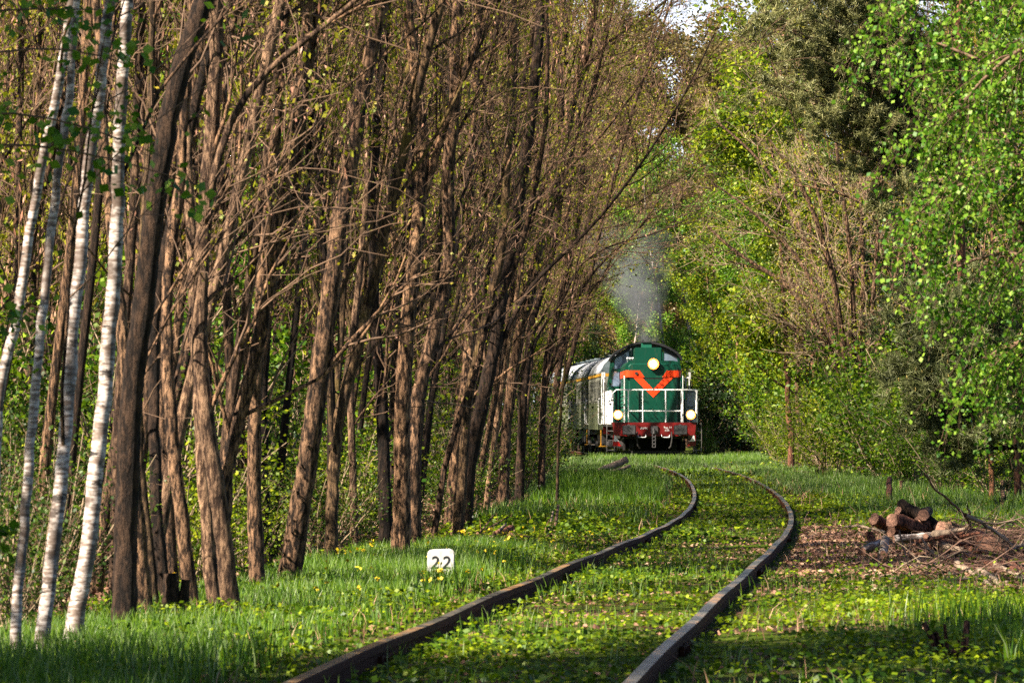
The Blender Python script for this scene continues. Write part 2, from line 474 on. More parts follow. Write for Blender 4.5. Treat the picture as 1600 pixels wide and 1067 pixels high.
def dress(cq, stems, radii, nl=12, n2=6, n3=4, t0=.15, bias=(0.15, 0, 0.10), lo=1.2, hi=3.4, bud=3, pod=1, az=None, budsize=.06, tw=1.0, leaf=0, leafsize=.06, podf=.35, ang=.75, podsize=.085):
    """limbs, twigs, young leaves and dry pods on given stems"""
    L1 = []; R1 = []
    for P, R in zip(stems, radii):
        st, d, L, r = spawn(P[None], R[None], nl, t0, .98, ang, lo, hi, 0.34, az)
        g = grow(st, d, L, 7, 0.13, bias=bias)
        rr = np.maximum(r, .009)[:, None] * np.linspace(1, .35, 7)[None]
        L1.append(g); R1.append(rr)
    P1 = np.concatenate(L1); R1 = np.concatenate(R1)
    tubes(P1, R1, 5, cq, 4)
    st, d, L, r = spawn(P1, R1, n2, .12, 1, 0.65, .5, 1.5, 0.55)
    P2 = grow(st, d, L, 5, 0.2, bias=(bias[0]*.6, 0, .05)); R2 = np.maximum(r, .0055 * tw)[:, None] * np.linspace(1, .5, 5)[None]
    tubes(P2, R2, 4, cq, 0)
    st, d, L, r = spawn(P2, R2, n3, .1, 1, 0.7, .18, .6, 0.6)
    P3 = grow(st, d, L, 3, 0.25, up=.02); R3 = np.maximum(r, .0038 * tw)[:, None] * np.linspace(1, .6, 3)[None]
    tubes(P3, R3, 3, cq, 0)
    if bud: cards(cq, around(P3[:, 2:3], bud, .035), budsize, 1)
    if pod:
        sel = P3[rng.random(len(P3)) < podf]
        cards(cq, around(sel[:, 1:2], pod, .06) - np.array([0, 0, .05]), podsize, 2, ar=.28, down=1.6)
    if leaf: cards(cq, around(P3[:, 1:3], leaf, .08), leafsize, 3)

def locust_variant(k, H, nstem, wide=0.0):
    tq, cq = QM(), QM()
    stems, radii = [], []
    base_r = rng.uniform(.06, .10)
    n = 16
    lean = np.array([rng.uniform(-.02, .16), rng.normal(0, .04), 0])
    for s in range(nstem):
        d0 = np.array([rng.normal(0, .12 + wide), rng.normal(0, .1 + wide), 1.]) + lean
        P = grow(np.array([[rng.normal(0, .07) if s else 0, rng.normal(0, .07) if s else 0, -.3]]), d0[None], np.array([H * rng.uniform(.85, 1.05)]), n, .07, up=.05)[0]
        R = base_r * (1 if s == 0 else .7) * np.interp(np.linspace(0, 1, n), [0, .06, .5, 1], [1.25, 1, .6, .12])
        stems.append(P); radii.append(R)
        if rng.random() < .6:     # a fork
            kf = rng.integers(3, 7)
            d1 = P[kf + 1] - P[kf] + np.array([rng.normal(.1, .3), rng.normal(0, .25), 0]) * .6
            P2 = grow(P[kf][None], d1[None], np.array([(n - kf) / n * H * .9]), n, .08, up=.07)[0]
            stems.append(P2); radii.append(R[kf] * .75 * np.linspace(1, .15, n))
    for P, R in zip(stems, radii):
        tubes(resample(P, 34)[None], np.interp(np.linspace(0, 1, 34), np.linspace(0, 1, n), R)[None], 9, tq, 0, rough=.05)
    dress(cq, stems, radii, nl=13, n2=7, n3=5, t0=.2, az=(0.5, -.1, 0), bias=(.03, 0, .10), tw=1.15, budsize=.055, bud=5, podf=.9, ang=.62)
    tm = tq.mesh('locust_trunk', [M['bark']]); alts = []
    for b_ in ('bark_dark', 'bark_pale', 'bark_moss'):
        t2 = tm.copy(); t2.materials[0] = M[b_]; alts.append(t2)
    return tm, cq.mesh('locust_crown', [M[c] for c in CROWN]), alts

LOC = [locust_variant(k, H, ns) for k, (H, ns) in enumerate([(13, 1), (15, 1), (12, 2), (14, 2), (16, 1), (11, 3), (15, 2)])]
def hero(name, pts, D0, w0, w1, bk, label, dlean=0.0, Htot=9.0, forks=(), nl=8, n2=5, n3=4, group='edge-of-forest trees left of the track', t0=.12, leafy=None, bud=2, lo=.7, hi=2.2, **kw):
    """pts: trunk points (x,y) in the photograph from base to top, at distance D0; widths in photo pixels"""
    D0 = AD(D0); mpp = D0 / F
    base = px(pts[0][0], pts[0][1], D0); gz0 = float(gz(base.x, base.y))
    W = [np.array(px(x, y, D0)) for x, y in pts]
    W[0] = np.array((W[0][0], D0, gz0 - .12)) if W[0][2] < gz0 + .5 else W[0]
    if W[0][2] > gz0: W.insert(0, np.array((W[0][0] - (W[1][0]-W[0][0])*.3, D0, gz0 - .12)))
    top = W[-1]; d = W[-1] - W[-2]; d = d / np.linalg.norm(d)
    while top[2] < Htot:
        d = d + np.array([rng.normal(0, .10), rng.normal(0, .08), .12]); d /= np.linalg.norm(d)
        top = top + d * .9; W.append(top)
    W = np.array(W); zt = W[-1, 2]
    W[:, 1] += (W[:, 2] - gz0) * dlean + 0.10 * np.sin(W[:, 2] * 1.3 + D0)
    W[:, 0] *= W[:, 1] / D0            # keeps the drawn outline while the stem leans away
    O = W[0].copy(); O[2] = gz0
    n = 96
    P = resample(W - O, n)
    P[1:, :2] += rng.normal(0, .003, (n - 1, 2))
    vis = (px(pts[-1][0], pts[-1][1], D0).z - gz0) / (zt - gz0)
    R = np.interp(np.linspace(0, 1, n), [0, .025, .07, vis, 1], [w0 * 1.35, w0 * 1.1, w0, w1, min(w1 * .35, w0)]) * mpp / 2
    tq, cq = QM(), QM()
    if bk == 'birch': R = R * .72
    tubes(P[None], R[None], 16, tq, 0, rough=.05)
    stems, radii = [P[::4]], [R[::4]]
    for fp, fw0, fw1 in forks:
        Q = np.array([np.array(px(x, y, D0)) for x, y in fp])
        Q[:, 1] += (Q[:, 2] - gz0) * dlean - 0.02; Q[:, 0] *= Q[:, 1] / D0
        tp = Q[-1]; dd = Q[-1] - Q[-2]; dd /= np.linalg.norm(dd); Q = list(Q)
        nn = 0
        while tp[2] < Htot * .75 and nn < (4 if D0 < 55 else 1):
            nn += 1
            dd = dd + np.array([rng.normal(0, .1), rng.normal(0, .08), .22]); dd /= np.linalg.norm(dd); tp = tp + dd * .8; Q.append(tp)
        Q = resample(np.array(Q) - O, 24)
        RR = np.interp(np.linspace(0, 1, 24), [0, .5, 1], [fw0, fw1, fw1 * .4]) * mpp / 2
        tubes(Q[None], RR[None], 9, tq, 0, rough=.04)
        stems.append(Q[::2]); radii.append(RR[::2])
    dress(cq, stems, radii, nl=nl, n2=n2, n3=n3, t0=t0, az=(.6, .1, 0), tw=.75, ang=.58, podsize=.02 + .0006 * D0, budsize=.016 + .00042 * D0, bias=(.05, 0, .14), lo=lo, hi=hi, bud=bud, leaf=leafy or 0, **kw)
    return finish_tree(name, tuple(O), tq, cq, [M[bk]], [M['twig'], M['bud'], M['pod'], M['leaf'], M['bark']], label, group)

# the nearest trees, one by one (left to right)
H = hero
H('birch_tree', [(-22, 1000), (-6, 700), (0, 590), (28, 492), (52, 318), (89, 140), (110, 14)], 26.5, 24, 19, 'birch', 'slanting pale birch entering at the left edge, its top crossing the next birch', group='birches at the left', leafy=1, bud=0, nl=5)
H('birch_tree', [(21, 1062), (27, 962), (40, 797), (53, 622), (68, 487), (80, 351), (98, 211), (110, 131), (116, 0)], 25.0, 22, 16, 'birch', 'thin white birch, first whole stem from the left edge', group='birches at the left', nl=4, bud=0, leafy=1)
H('birch_tree', [(56, 1050), (69, 978), (85, 840), (96, 744), (109, 606), (113, 516), (126, 398), (133, 304), (146, 187), (159, 112), (170, 0)], 25.6, 30, 24, 'birch', 'middle birch with black-and-white bark and a dark knotted upper stem', group='birches at the left', nl=4, bud=0, leafy=1)
H('birch_tree', [(104, 1025), (122, 951), (141, 840), (149, 739), (165, 606), (174, 496), (183, 351), (187, 211), (192, 94), (199, 0)], 27.2, 36, 25, 'birch', 'brightest white birch, rightmost of the birches, with a scarred foot', group='birches at the left', nl=4, bud=0, leafy=1)
H('locust_tree', [(193, 1005), (197, 819), (205, 606), (222, 496), (243, 304), (262, 187), (290, 84), (318, 0)], 28.6, 37, 30, 'bark_dark', 'thick nearly black trunk right of the brightest birch', nl=5)
H('locust_tree', [(178, 960), (183, 712), (189, 553), (205, 400), (212, 200), (222, 0)], 33.0, 17, 13, 'bark_pale', 'thin pale trunk showing as a lit edge behind the black trunk')
H('locust_tree', [(231, 985), (220, 847), (208, 748), (196, 560), (176, 380), (160, 200), (150, 0)], 31.0, 22, 13, 'bark', 'brown trunk leaning left behind the black trunk', nl=6)
H('locust_tree', [(249, 978), (230, 814), (218, 725), (216, 600), (222, 400), (232, 200), (238, 0)], 31.6, 14, 10, 'bark_moss', 'slim moss-covered stem right of the black trunk')
H('locust_tree', [(262, 955), (246, 814), (240, 650), (241, 500), (253, 421), (281, 281), (304, 164), (328, 70), (350, 0)], 33.0, 19, 14, 'bark_dark', 'dark trunk curving right above the forked stump', nl=6)
H('locust_tree', [(271, 900), (262, 781), (257, 650), (250, 500), (238, 330), (236, 150), (250, 0)], 36.0, 21, 12, 'bark', 'pinkish straight trunk ending behind the dark stump', nl=6)
H('locust_tree', [(304, 970), (293, 880), (280, 781), (269, 683), (260, 553), (262, 430), (282, 280), (290, 120), (300, 0)], 32.0, 22, 13, 'bark', 'reddish trunk with a knot low down, left of the pale twin trunks', nl=6)
H('locust_tree', [(343, 975), (328, 863), (318, 748), (313, 650), (305, 500), (296, 330), (290, 150), (300, 0)], 32.3, 21, 12, 'bark_pale', 'left and thinner of the pale twin trunks leaning left', nl=6)
H('locust_tree', [(366, 975), (351, 847), (334, 732), (321, 650), (312, 553), (312, 440), (320, 337), (331, 187), (339, 75), (335, 0)], 31.8, 27, 22, 'bark_pale', 'right and thicker of the pale twin trunks, forking above', nl=6,
  forks=[([(320, 345), (342, 225), (387, 124), (440, 94), (490, 50), (549, 11)], 13, 7)])
H('locust_tree', [(345, 950), (350, 800), (353, 730), (374, 650), (400, 553), (422, 441), (436, 337), (455, 244), (464, 150), (477, 75), (484, 0)], 35.5, 24, 18, 'bark', 'trunk rising steeply to the right behind the pale twins', nl=7,
  forks=[([(440, 420), (459, 337), (470, 225), (481, 112), (500, 0)], 13, 10)])
H('locust_tree', [(404, 935), (397, 781), (397, 650), (404, 520), (414, 400), (425, 260), (440, 120), (446, 0)], 36.0, 23, 14, 'bark', 'upright brown trunk with a black shaded right side', nl=7)
H('locust_tree', [(420, 900), (410, 725), (411, 612), (417, 500), (434, 412), (450, 300), (462, 180), (466, 0)], 42.0, 17, 11, 'bark_dark', 'dark thin trunk tight behind the upright brown trunk', nl=7)
H('locust_tree', [(445, 935), (456, 880), (471, 781), (483, 706), (493, 631), (502, 556), (515, 469), (526, 384), (534, 319), (552, 225), (567, 131), (586, 56), (594, 0)], 37.5, 33, 22, 'bark', 'stout trunk curving right with a torn vine-wrapped foot', nl=8, Htot=10)
H('locust_tree', [(516, 905), (520, 762), (527, 669), (535, 620), (554, 567), (566, 510), (583, 446), (600, 365), (624, 270), (646, 169), (669, 75), (691, 0)], 41.0, 19, 14, 'bark_moss', 'yellowish S-bent trunk sweeping far to the right at the top', nl=8, Htot=10,
  forks=[([(519, 700), (514, 600), (510, 520), (524, 460), (560, 400), (598, 340), (630, 300)], 8, 5)])
H('locust_tree', [(556, 880), (552, 760), (548, 640), (548, 560), (560, 440), (574, 300), (574, 150), (566, 0)], 46.0, 12, 9, 'bark_pale', 'slim straight stem between the S-bent trunk and the next dark one', nl=7)
H('locust_tree', [(603, 870), (602, 780), (599, 687), (595, 594), (584, 500), (584, 400), (578, 300), (592, 160), (606, 0)], 46.5, 20, 13, 'bark_dark', 'dark trunk with a bleached broken foot left of the stone', nl=8)
H('locust_tree', [(612, 860), (616, 637), (625, 469), (642, 300), (640, 180), (650, 0)], 52.0, 17, 12, 'bark_dark', 'dark trunk hidden behind the two furrowed trunks above the stone', nl=8)
H('locust_tree', [(626, 885), (629, 725), (630, 612), (639, 469), (653, 356), (661, 255), (655, 150), (640, 40), (636, 0)], 43.5, 27, 17, 'bark', 'deeply furrowed trunk standing just left of the number stone', nl=8, Htot=11,
  forks=[([(656, 330), (676, 262), (694, 200), (716, 130), (750, 60), (772, 0)], 13, 9)])
H('locust_tree', [(645, 845), (647, 722), (654, 609), (676, 525), (698, 441), (704, 380), (699, 281), (710, 169), (711, 56), (717, 0)], 46.0, 23, 17, 'bark', 'furrowed trunk bending right behind the one left of the stone', nl=8, Htot=11)
H('locust_tree', [(672, 835), (697, 719), (720, 644), (742, 590), (762, 500), (800, 430), (830, 330)], 52.0, 10, 8, 'bark', 'thin stem slanting steeply right above the number stone', nl=7)
H('locust_tree', [(712, 835), (722, 756), (729, 644), (750, 531), (769, 456), (784, 400), (790, 300), (795, 187), (802, 75), (803, 0)], 53.0, 15, 12, 'bark_moss', 'yellow-green mossy trunk leaning right above the brush heap', nl=9, Htot=12)
H('locust_tree', [(723, 830), (731, 737), (754, 625), (776, 531), (784, 437), (799, 400), (812, 300), (830, 180), (842, 60), (846, 0)], 56.0, 23, 15, 'bark_dark', 'thick dark trunk leaning right beside the mossy one', nl=9, Htot=12,
  forks=[([(757, 610), (770, 560), (800, 500), (830, 440), (880, 400)], 8, 5)])
H('locust_tree', [(701, 830), (716, 662), (728, 600), (738, 470), (732, 330), (742, 180), (745, 0)], 57.0, 18, 13, 'bark', 'straight brown trunk behind the mossy one', nl=9, Htot=12)
H('locust_tree', [(784, 800), (791, 662), (810, 531), (825, 475), (840, 400), (852, 320), (881, 225), (896, 150), (919, 75), (930, 0)], 69.0, 17, 13, 'bark', 'long trunk curving right up to the treetops over the carriages', nl=11, Htot=14,
  forks=[([(826, 470), (846, 340), (892, 255), (930, 225), (979, 161), (1010, 120)], 8, 5), ([(905, 120), (940, 75), (967, 52), (1005, 30), (1042, 0)], 8, 5)])
H('locust_tree', [(810, 795), (817, 625), (832, 494), (851, 437), (866, 380), (880, 260), (874, 120), (890, 0)], 72.0, 14, 10, 'bark_dark', 'dark trunk close behind the long curved one', nl=11, Htot=14,
  forks=[([(818, 600), (840, 520), (880, 470), (905, 410), (960, 380), (1010, 370)], 6, 4)])
H('locust_tree', [(846, 780), (847, 662), (855, 550), (870, 494), (885, 437), (905, 330), (915, 200), (935, 100)], 80.0, 11, 9, 'bark', 'slender trunk directly in front of the hindmost carriage', nl=11, Htot=14,
  forks=[([(852, 590), (880, 520), (915, 440), (950, 400), (990, 370), (1020, 330)], 6, 4)])
H('sapling', [(870, 800), (872, 700), (878, 620), (884, 560), (886, 500)], 71.0, 5, 3, 'bark_moss', 'thin greenish sapling crossing the grey carriages', nl=4, n2=3, n3=3, Htot=5.2, t0=.3, lo=.3, hi=.8, bud=3)

# the trees deeper in the wood, copies of a few kinds
def plant(proto, x, y, rz, s, name, label, group, cat='tree', sz=None):
    r = empty(name, (x, y, float(gz(x, y))), rz)
    r.scale = (s, s, sz or s)
    tm = proto[0]
    if len(proto) > 2 and rng.random() < .55: tm = proto[2][int(rng.integers(0, 3))]
    link('trunk', tm, r); link('crown', proto[1], r)
    return tag(r, label, cat, group)
placed = []
def free(x, y, dmin):
    for a, b in placed:
        if (a - x) ** 2 + (b - y) ** 2 < dmin * dmin: return False
    placed.append((x, y)); return True
def poles():
    n = 0
    for t in range(6000):
        if n >= 152: break
        D = float(28 + 75 * rng.random() ** .8); c = float(cx(D)); x = float(rng.uniform(-.118 * D - .3, c - (3.0 if D < 50 else 3.5)))
        if 800 + x / D * F > 812: continue
        if not free(x, D, .5): continue
        s_ = float(rng.uniform(.42, .75))
        plant(LOC[int(rng.choice([0, 1, 4, 0, 1, 4, 2, 6]))], x, D, float(rng.uniform(-.9, .9)), s_, 'locust_tree', 'slim dark-barked young trunk crowded in behind the front row of the left wood', 'slim trunks crowded behind the front row', sz=float(rng.uniform(.9, 1.05)))
        n += 1
def fill_left():
    n = 0; tries = 0
    while n < 88 and tries < 9000:
        tries += 1
        D = float(rng.uniform(40, 190)); c = float(cx(D))
        xmin = -.118 * D - 2.5
        x = float(rng.uniform(xmin, c - 3.3))
        p = 800 + x / D * F
        if p > 838: continue
        if D < 70 and x > c - 4.2 : continue
        if not free(x, D, 1.25): continue
        k = int(rng.integers(0, len(LOC)))
        zone = ('near', 'middle', 'far')[0 if D < 75 else 1 if D < 130 else 2]
        lab = {'near': 'brown bare trunk standing among others close behind the front row of the left wood',
               'middle': 'thin bare-branched tree deep inside the left wood', 'far': 'distant twiggy tree at the back of the left wood, near the carriages'}[zone]
        plant(LOC[k], x, D, float(rng.uniform(-.9, .9)), float(rng.uniform(.85, 1.15)) * (1.25 if D > 130 else 1), 'locust_tree', lab, zone + ' locust trees of the left wood')
        n += 1
    # outside the frame on the left: they throw the shade on the foreground
    for x, y, k in ((-11, 37, 3), (-12, 50, 6)):
        plant(LOC[k], x, y, 1.3 * k, 1.0, 'locust_tree', 'bare tree of the left wood just outside the photograph', 'locust trees left of the frame')
poles()
fill_left()

def leafy_variant(H, rad, z0, nleaf, size, lm, bk='bark', nl=26, spread=.28, twigm='twig', droop=0.0, tr=.13, lenf=1.0):
    """broad-leaved tree: trunk, limbs, twigs and leaves in clumps"""
    tq, cq = QM(), QM(); n = 14
    P = grow(np.array([[0, 0, -.3]]), np.array([[rng.normal(0, .05), rng.normal(0, .05), 1.]]), np.array([H]), n, .05, up=.05)
    R = tr * np.interp(np.linspace(0, 1, n), [0, .06, .5, 1], [1.3, 1, .55, .08])[None]
    tubes(P, R, 8, tq, 0, rough=.04)
    st, d, L, r = spawn(P, R, nl, z0, .99, 1.0, rad * .6, rad * 1.15, .45)
    P1 = grow(st, d, L, 6, .14, up=.07 - droop * .5); R1 = np.maximum(r, .012)[:, None] * np.linspace(1, .3, 6)[None]
    tubes(P1, R1, 4, cq, 0)
    st, d, L, r = spawn(P1, R1, 7, .2, 1, .7, .4 * lenf, 1.3 * lenf, .5)
    P2 = grow(st, d, L, 4, .2, up=.03 - droop); R2 = np.maximum(r, .006)[:, None] * np.linspace(1, .5, 4)[None]
    tubes(P2, R2, 3, cq, 0)
    pts = P2[:, 1:].reshape(-1, 3)
    w_ = rng.random(len(pts)) ** 1.5 + .05
    i = rng.choice(len(pts), nleaf, p=w_ / w_.sum())
    cards(cq, pts[i] + rng.normal(0, spread, (nleaf, 3)) * [1, 1, .8], size, 1, ar=.7, flat=.2)
    return tq.mesh('trunk', [M[bk]]), cq.mesh('crown', [M[twigm], M[lm]])

def shrub_variant(H, rad, nstem, nleaf, size, lm, twigm='twig_pale'):
    tq, cq = QM(), QM()
    a = rng.uniform(0, 2 * PI, nstem); t = rng.uniform(.1, .75, nstem)
    d = np.stack([np.cos(a) * t, np.sin(a) * t, np.ones(nstem)], 1)
    P = grow(np.stack([np.cos(a) * .1, np.sin(a) * .1, np.full(nstem, -.1)], 1), d, rng.uniform(.6, 1, nstem) * H, 8, .12, up=.03)
    R = rng.uniform(.010, .02, nstem)[:, None] * np.linspace(1, .3, 8)[None]
    tubes(P, R, 5, tq, 0)
    st, d, L, r = spawn(P, R, 9, .12, 1, .8, rad * .25, rad * .8, .5)
    P1 = grow(st, d, L, 4, .2, up=.04); R1 = np.maximum(r, .004)[:, None] * np.linspace(1, .5, 4)[None]
    tubes(P1, R1, 3, cq, 0)
    pts = P1[:, 1:].reshape(-1, 3)
    w_ = rng.random(len(pts)) ** 1.3 + .05
    i = rng.choice(len(pts), nleaf, p=w_ / w_.sum())
    c = pts[i] + rng.normal(0, .10, (nleaf, 3)); c[:, 2] = np.maximum(c[:, 2], .03)
    cards(cq, c, size, 1, ar=.7, flat=.3)
    return tq.mesh('stems', [M['twig_pale']]), cq.mesh('foliage', [M[twigm], M[lm]])
def plant_shrub(proto, x, y, s, name, label, group, cat='shrub'):
    r = empty(name, (x, y, float(gz(x, y))), float(rng.uniform(0, 6.28))); r.scale = (s, s, s)
    link('stem', proto[0], r); link('foliage', proto[1], r)
    return tag(r, label, cat, group)

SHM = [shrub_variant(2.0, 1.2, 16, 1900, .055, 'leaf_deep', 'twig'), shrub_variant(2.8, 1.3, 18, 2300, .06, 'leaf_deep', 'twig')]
SHD = shrub_variant(3.2, 1.5, 12, 4200, .10, 'leaf_shade_dark')  # shrub for the hollow, its shade carried by the leaf colour
SH = [shrub_variant(1.6, .9, 10, 2600, .055, 'leaf'), shrub_variant(1.2, .9, 9, 2200, .05, 'leaf_yel'), shrub_variant(2.2, 1.1, 12, 3600, .06, 'leaf'),
      shrub_variant(2.4, 1.2, 13, 3400, .055, 'leaf_yel'), shrub_variant(2.8, 1.4, 12, 5200, .075, 'leaf')]
LT = {
 'green': leafy_variant(17, 3.6, .12, 15000, .17, 'leaf', nl=34, spread=.24),
 'birch': leafy_variant(18, 3.0, .15, 15000, .15, 'leaf_birch', bk='birch', nl=34, spread=.22, droop=.10),
 'yellow': leafy_variant(15, 3.4, .10, 12000, .15, 'leaf_yel', nl=32, spread=.23),
 'olive': leafy_variant(19, 3.6, .2, 19000, .16, 'leaf_olive', nl=34, spread=.26),
 'dark': leafy_variant(14, 3.2, .10, 9000, .16, 'leaf_shade_dark', nl=30, spread=.28),
}
# undergrowth of the left wood
nsh = 0
for t in range(4000):
    if nsh >= 165: break
    D = float(34 + 165 * rng.random() ** 1.3); x = float(rng.uniform(-.118 * D - 1, float(cx(D)) - 4.0))
    if 800 + x / D * F > 850: continue
    if D < 60 and x > float(cx(D)) - 4.4: continue
    if not free(x, D, .7): continue
    k = int(rng.choice([0, 1, 2, 3, 4], p=[.22, .22, .22, .2, .14]))
    if rng.random() < .55:
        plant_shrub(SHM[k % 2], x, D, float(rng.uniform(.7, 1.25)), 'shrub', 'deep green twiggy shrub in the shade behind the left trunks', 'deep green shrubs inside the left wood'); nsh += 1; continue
    plant_shrub(SH[k], x, D, float(rng.uniform(.7, 1.25)), 'shrub', ('fresh green' if k in (0, 2, 4) else 'yellow-green') + ' understorey shrub behind the left trunks', ('green' if k in (0, 2, 4) else 'yellow-green') + ' shrubs inside the left wood')
    nsh += 1

def LTP(kind, xpx, D, s, label, group=None, cat='tree', rz=None):
    x = (xpx - 800) / F * D
    placed.append((x, D))
    return plant(LT[kind], x, D, float(rng.uniform(0, 6.28)) if rz is None else rz, s, {'birch': 'birch_tree'}.get(kind, 'leafy_tree'), label, group, cat)
# back of the left wood: green and olive trees closing the view
for i in range(26):
    D = float(rng.uniform(170, 250)); xp = 20 + i * 32 + float(rng.uniform(-15, 15))
    k = ['olive', 'green', 'olive', 'yellow', 'olive', 'dark'][i % 6]
    if D * (xp - 800) / F > float(cx(min(D, 275))) - 4: D = 215 + i % 5 * 8
    LTP(k, xp, D, float(rng.uniform(.9, 1.25)), {'olive': 'tall olive-brown tree closing the back of the left wood', 'green': 'tall green tree closing the back of the left wood', 'yellow': 'tall yellow-green tree closing the back of the left wood', 'dark': 'tall dark green tree closing the back of the left wood'}[k], k + ' trees at the back of the left wood')

# trees behind the bend, seen above and right of the train
for kind, xp, D, s, lab in [
    ('birch', 1085, 186, .72, 'fresh green birch to the right of the brightest one behind the train'),
    ('yellow', 1124, 178, .78, 'glowing yellow-green tree straight above the right lamp of the engine'),
    ('green', 1166, 170, .80, 'fresh green tree left of the pale pine stems, above the hollow'),
    ('yellow', 1204, 160, .78, 'yellow-green tree just left of the pale pine stems'),
    ('birch', 1246, 150, .72, 'fresh green birch directly behind the pale pine stems'),
    ('yellow', 1300, 140, .66, 'yellow-green tree right of the pale pine stems, behind the fan'),
    ('birch', 1052, 196, .74, 'bright green birch above the smoke, lighter than everything round it'),
    ('birch', 985, 206, .60, 'pale green birch showing left of the smoke above the carriages'),
    ('yellow', 1030, 226, .72, 'light yellow-green tree between the smoke and the bright birch'),
    ('green', 1012, 262, .80, 'hazy green tree directly behind the smoke'),
    ('green', 905, 240, .60, 'green tree standing just above the hindmost carriage'),
    ('dark', 935, 214, .42, 'low dark tree right above the carriage roofs'),
    ('yellow', 1150, 172, .62, 'bright yellow-green tree whose crown hangs above the dark hollow'),
    ('yellow', 1106, 196, .66, 'yellow-green tree rising just right of the engine cab'),
    ('green', 1156, 212, .72, 'mid-green tree right of the engine, behind the dark hollow'),
    ('yellow', 1190, 205, .75, 'yellow-green tree high over the dark hollow'),
    ('dark', 1128, 190, .50, 'shade-dark tree beside the engine, left side of the hollow'),
    ('dark', 1168, 182, .52, 'shade-dark tree in the middle of the shaded hollow'),
    ('dark', 1205, 176, .52, 'shade-dark tree at the right side of the shaded hollow'),
    ('olive', 1080, 262, .98, 'tall brownish tree reaching up toward the gap of sky'),
    ('olive', 1000, 255, 1.12, 'tall brownish tree over the bend, left of the gap of sky'),
    ('olive', 1135, 240, 1.05, 'tall brownish tree right of the gap of sky'),
    ('dark', 1100, 235, .55, 'dark tree directly behind the engine, right of its cab'),
    ('dark', 1140, 250, .6, 'far dark tree seen over the hollow'),
    ('green', 1075, 245, .6, 'green tree rising behind the engine roof'),
    ('dark', 1190, 225, .6, 'far dark tree at the right of the hollow'),
    ('birch', 1212, 160, .55, 'slim birch among the pale stems right of the hollow'),
    ('green', 1262, 150, .62, 'green tree behind the three pale pine stems'),
    ('yellow', 1190, 228, 1.05, 'tall yellow-green tree top right of the gap of sky'),
    ('olive', 1240, 205, 1.0, 'tall olive tree behind the pale pine stems'),
    ('olive', 1320, 180, .95, 'tall olive tree behind the fan of bare stems'),
    ('green', 1400, 165, .9, 'tall green tree far behind the lower pine boughs'),
    ('olive', 1480, 150, .9, 'tall olive tree behind the near birch leaves'),
    ('green', 1560, 130, .85, 'tall green tree at the far right behind the birch leaves'),
    ('dark', 1440, 118, .6, 'dark tree behind the pine crown'),
    ('green', 1620, 100, .8, 'green tree at the right edge behind the lower pine'),
    ('dark', 1530, 105, .7, 'dark tree between the two pines at the right')]:
    LTP(kind, xp, D, s, lab)

for i in range(15):
    xp = 880 + i * 25; D = 262 + (i * 7) % 26
    LTP('olive', xp, D, 1.12 + .05 * (i % 4) + (.12 if xp < 1020 or xp > 1120 else 0), 'high brownish crown closing the view over the bend, below the gap of sky', 'high brownish trees over the bend')
for xp, D, s_ in ((900, 230, 1.45), (935, 240, 1.5), (965, 245, 1.5), (990, 238, 1.5), (1010, 250, 1.5), (1145, 244, 1.5), (1170, 236, 1.5), (1130, 252, 1.55), (1200, 240, 1.5)):
    plant(LOC[int(rng.integers(0, 7))], (xp - 800) / F * D, D, xp, s_, 'locust_tree', 'tall bare tree full of dry pinkish pods over the bend', 'tall bare trees over the bend')
for t in range(900):
    if t % 900 == 0: ns2 = 0
    if ns2 >= 46: break
    D = float(rng.uniform(25, 58)); x = float(rng.uniform(-.118 * D - .4, float(cx(D)) - 3.25))
    if not free(x, D, .42): continue
    k = int(rng.integers(0, 4))
    if t % 2:
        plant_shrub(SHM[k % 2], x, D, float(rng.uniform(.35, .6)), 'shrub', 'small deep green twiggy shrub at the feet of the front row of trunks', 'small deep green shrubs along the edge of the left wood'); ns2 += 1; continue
    plant_shrub(SH[k], x, D, float(rng.uniform(.38, .7)), 'shrub', 'small ' + ('fresh green' if k in (0, 2) else 'yellow-green') + ' shrub at the feet of the front row of trunks', 'small ' + ('green' if k in (0, 2) else 'yellow-green') + ' shrubs along the edge of the left wood')
    ns2 += 1
# leafy saplings inside the left wood, bright between the trunks
n_s = 0
for t in range(3000):
    if n_s >= 60: break
    D = float(42 + 130 * rng.random()); x = float(rng.uniform(-.118 * D - 1, float(cx(D)) - 5.0))
    if 800 + x / D * F > 835 or not free(x, D, 1.0): continue
    k = ['yellow', 'green', 'olive', 'birch', 'yellow', 'olive'][int(rng.integers(0, 6))]
    plant(LT[k], x, D, float(rng.uniform(0, 6.28)), float(rng.uniform(.30, .46)), 'leafy_sapling', {'yellow': 'yellow-green', 'green': 'mid-green', 'olive': 'olive-green', 'birch': 'light green'}[k] + ' leafy sapling lit between the trunks of the left wood', k + ' saplings in the left wood')
    n_s += 1
# bare trees of the right-hand wood
n_s = 0
for t in range(3000):
    if n_s >= 15: break
    D = float(rng.uniform(96, 215)); x = float(cx(D) + rng.uniform(5.2, 22))
    p_ = 800 + x / D * F
    if p_ > 1640 or (D > 150 and p_ < 1150) or (1190 < p_ < 1290 and D < 140) or not free(x, D, 1.6): continue
    plant(LOC[int(rng.integers(0, len(LOC)))], x, D, PI + float(rng.uniform(-.9, .9)), float(rng.uniform(.95, 1.35)), 'locust_tree', 'bare brown tree standing in the wood right of the track, behind the shrubs', 'bare trees of the right-hand wood')
    n_s += 1
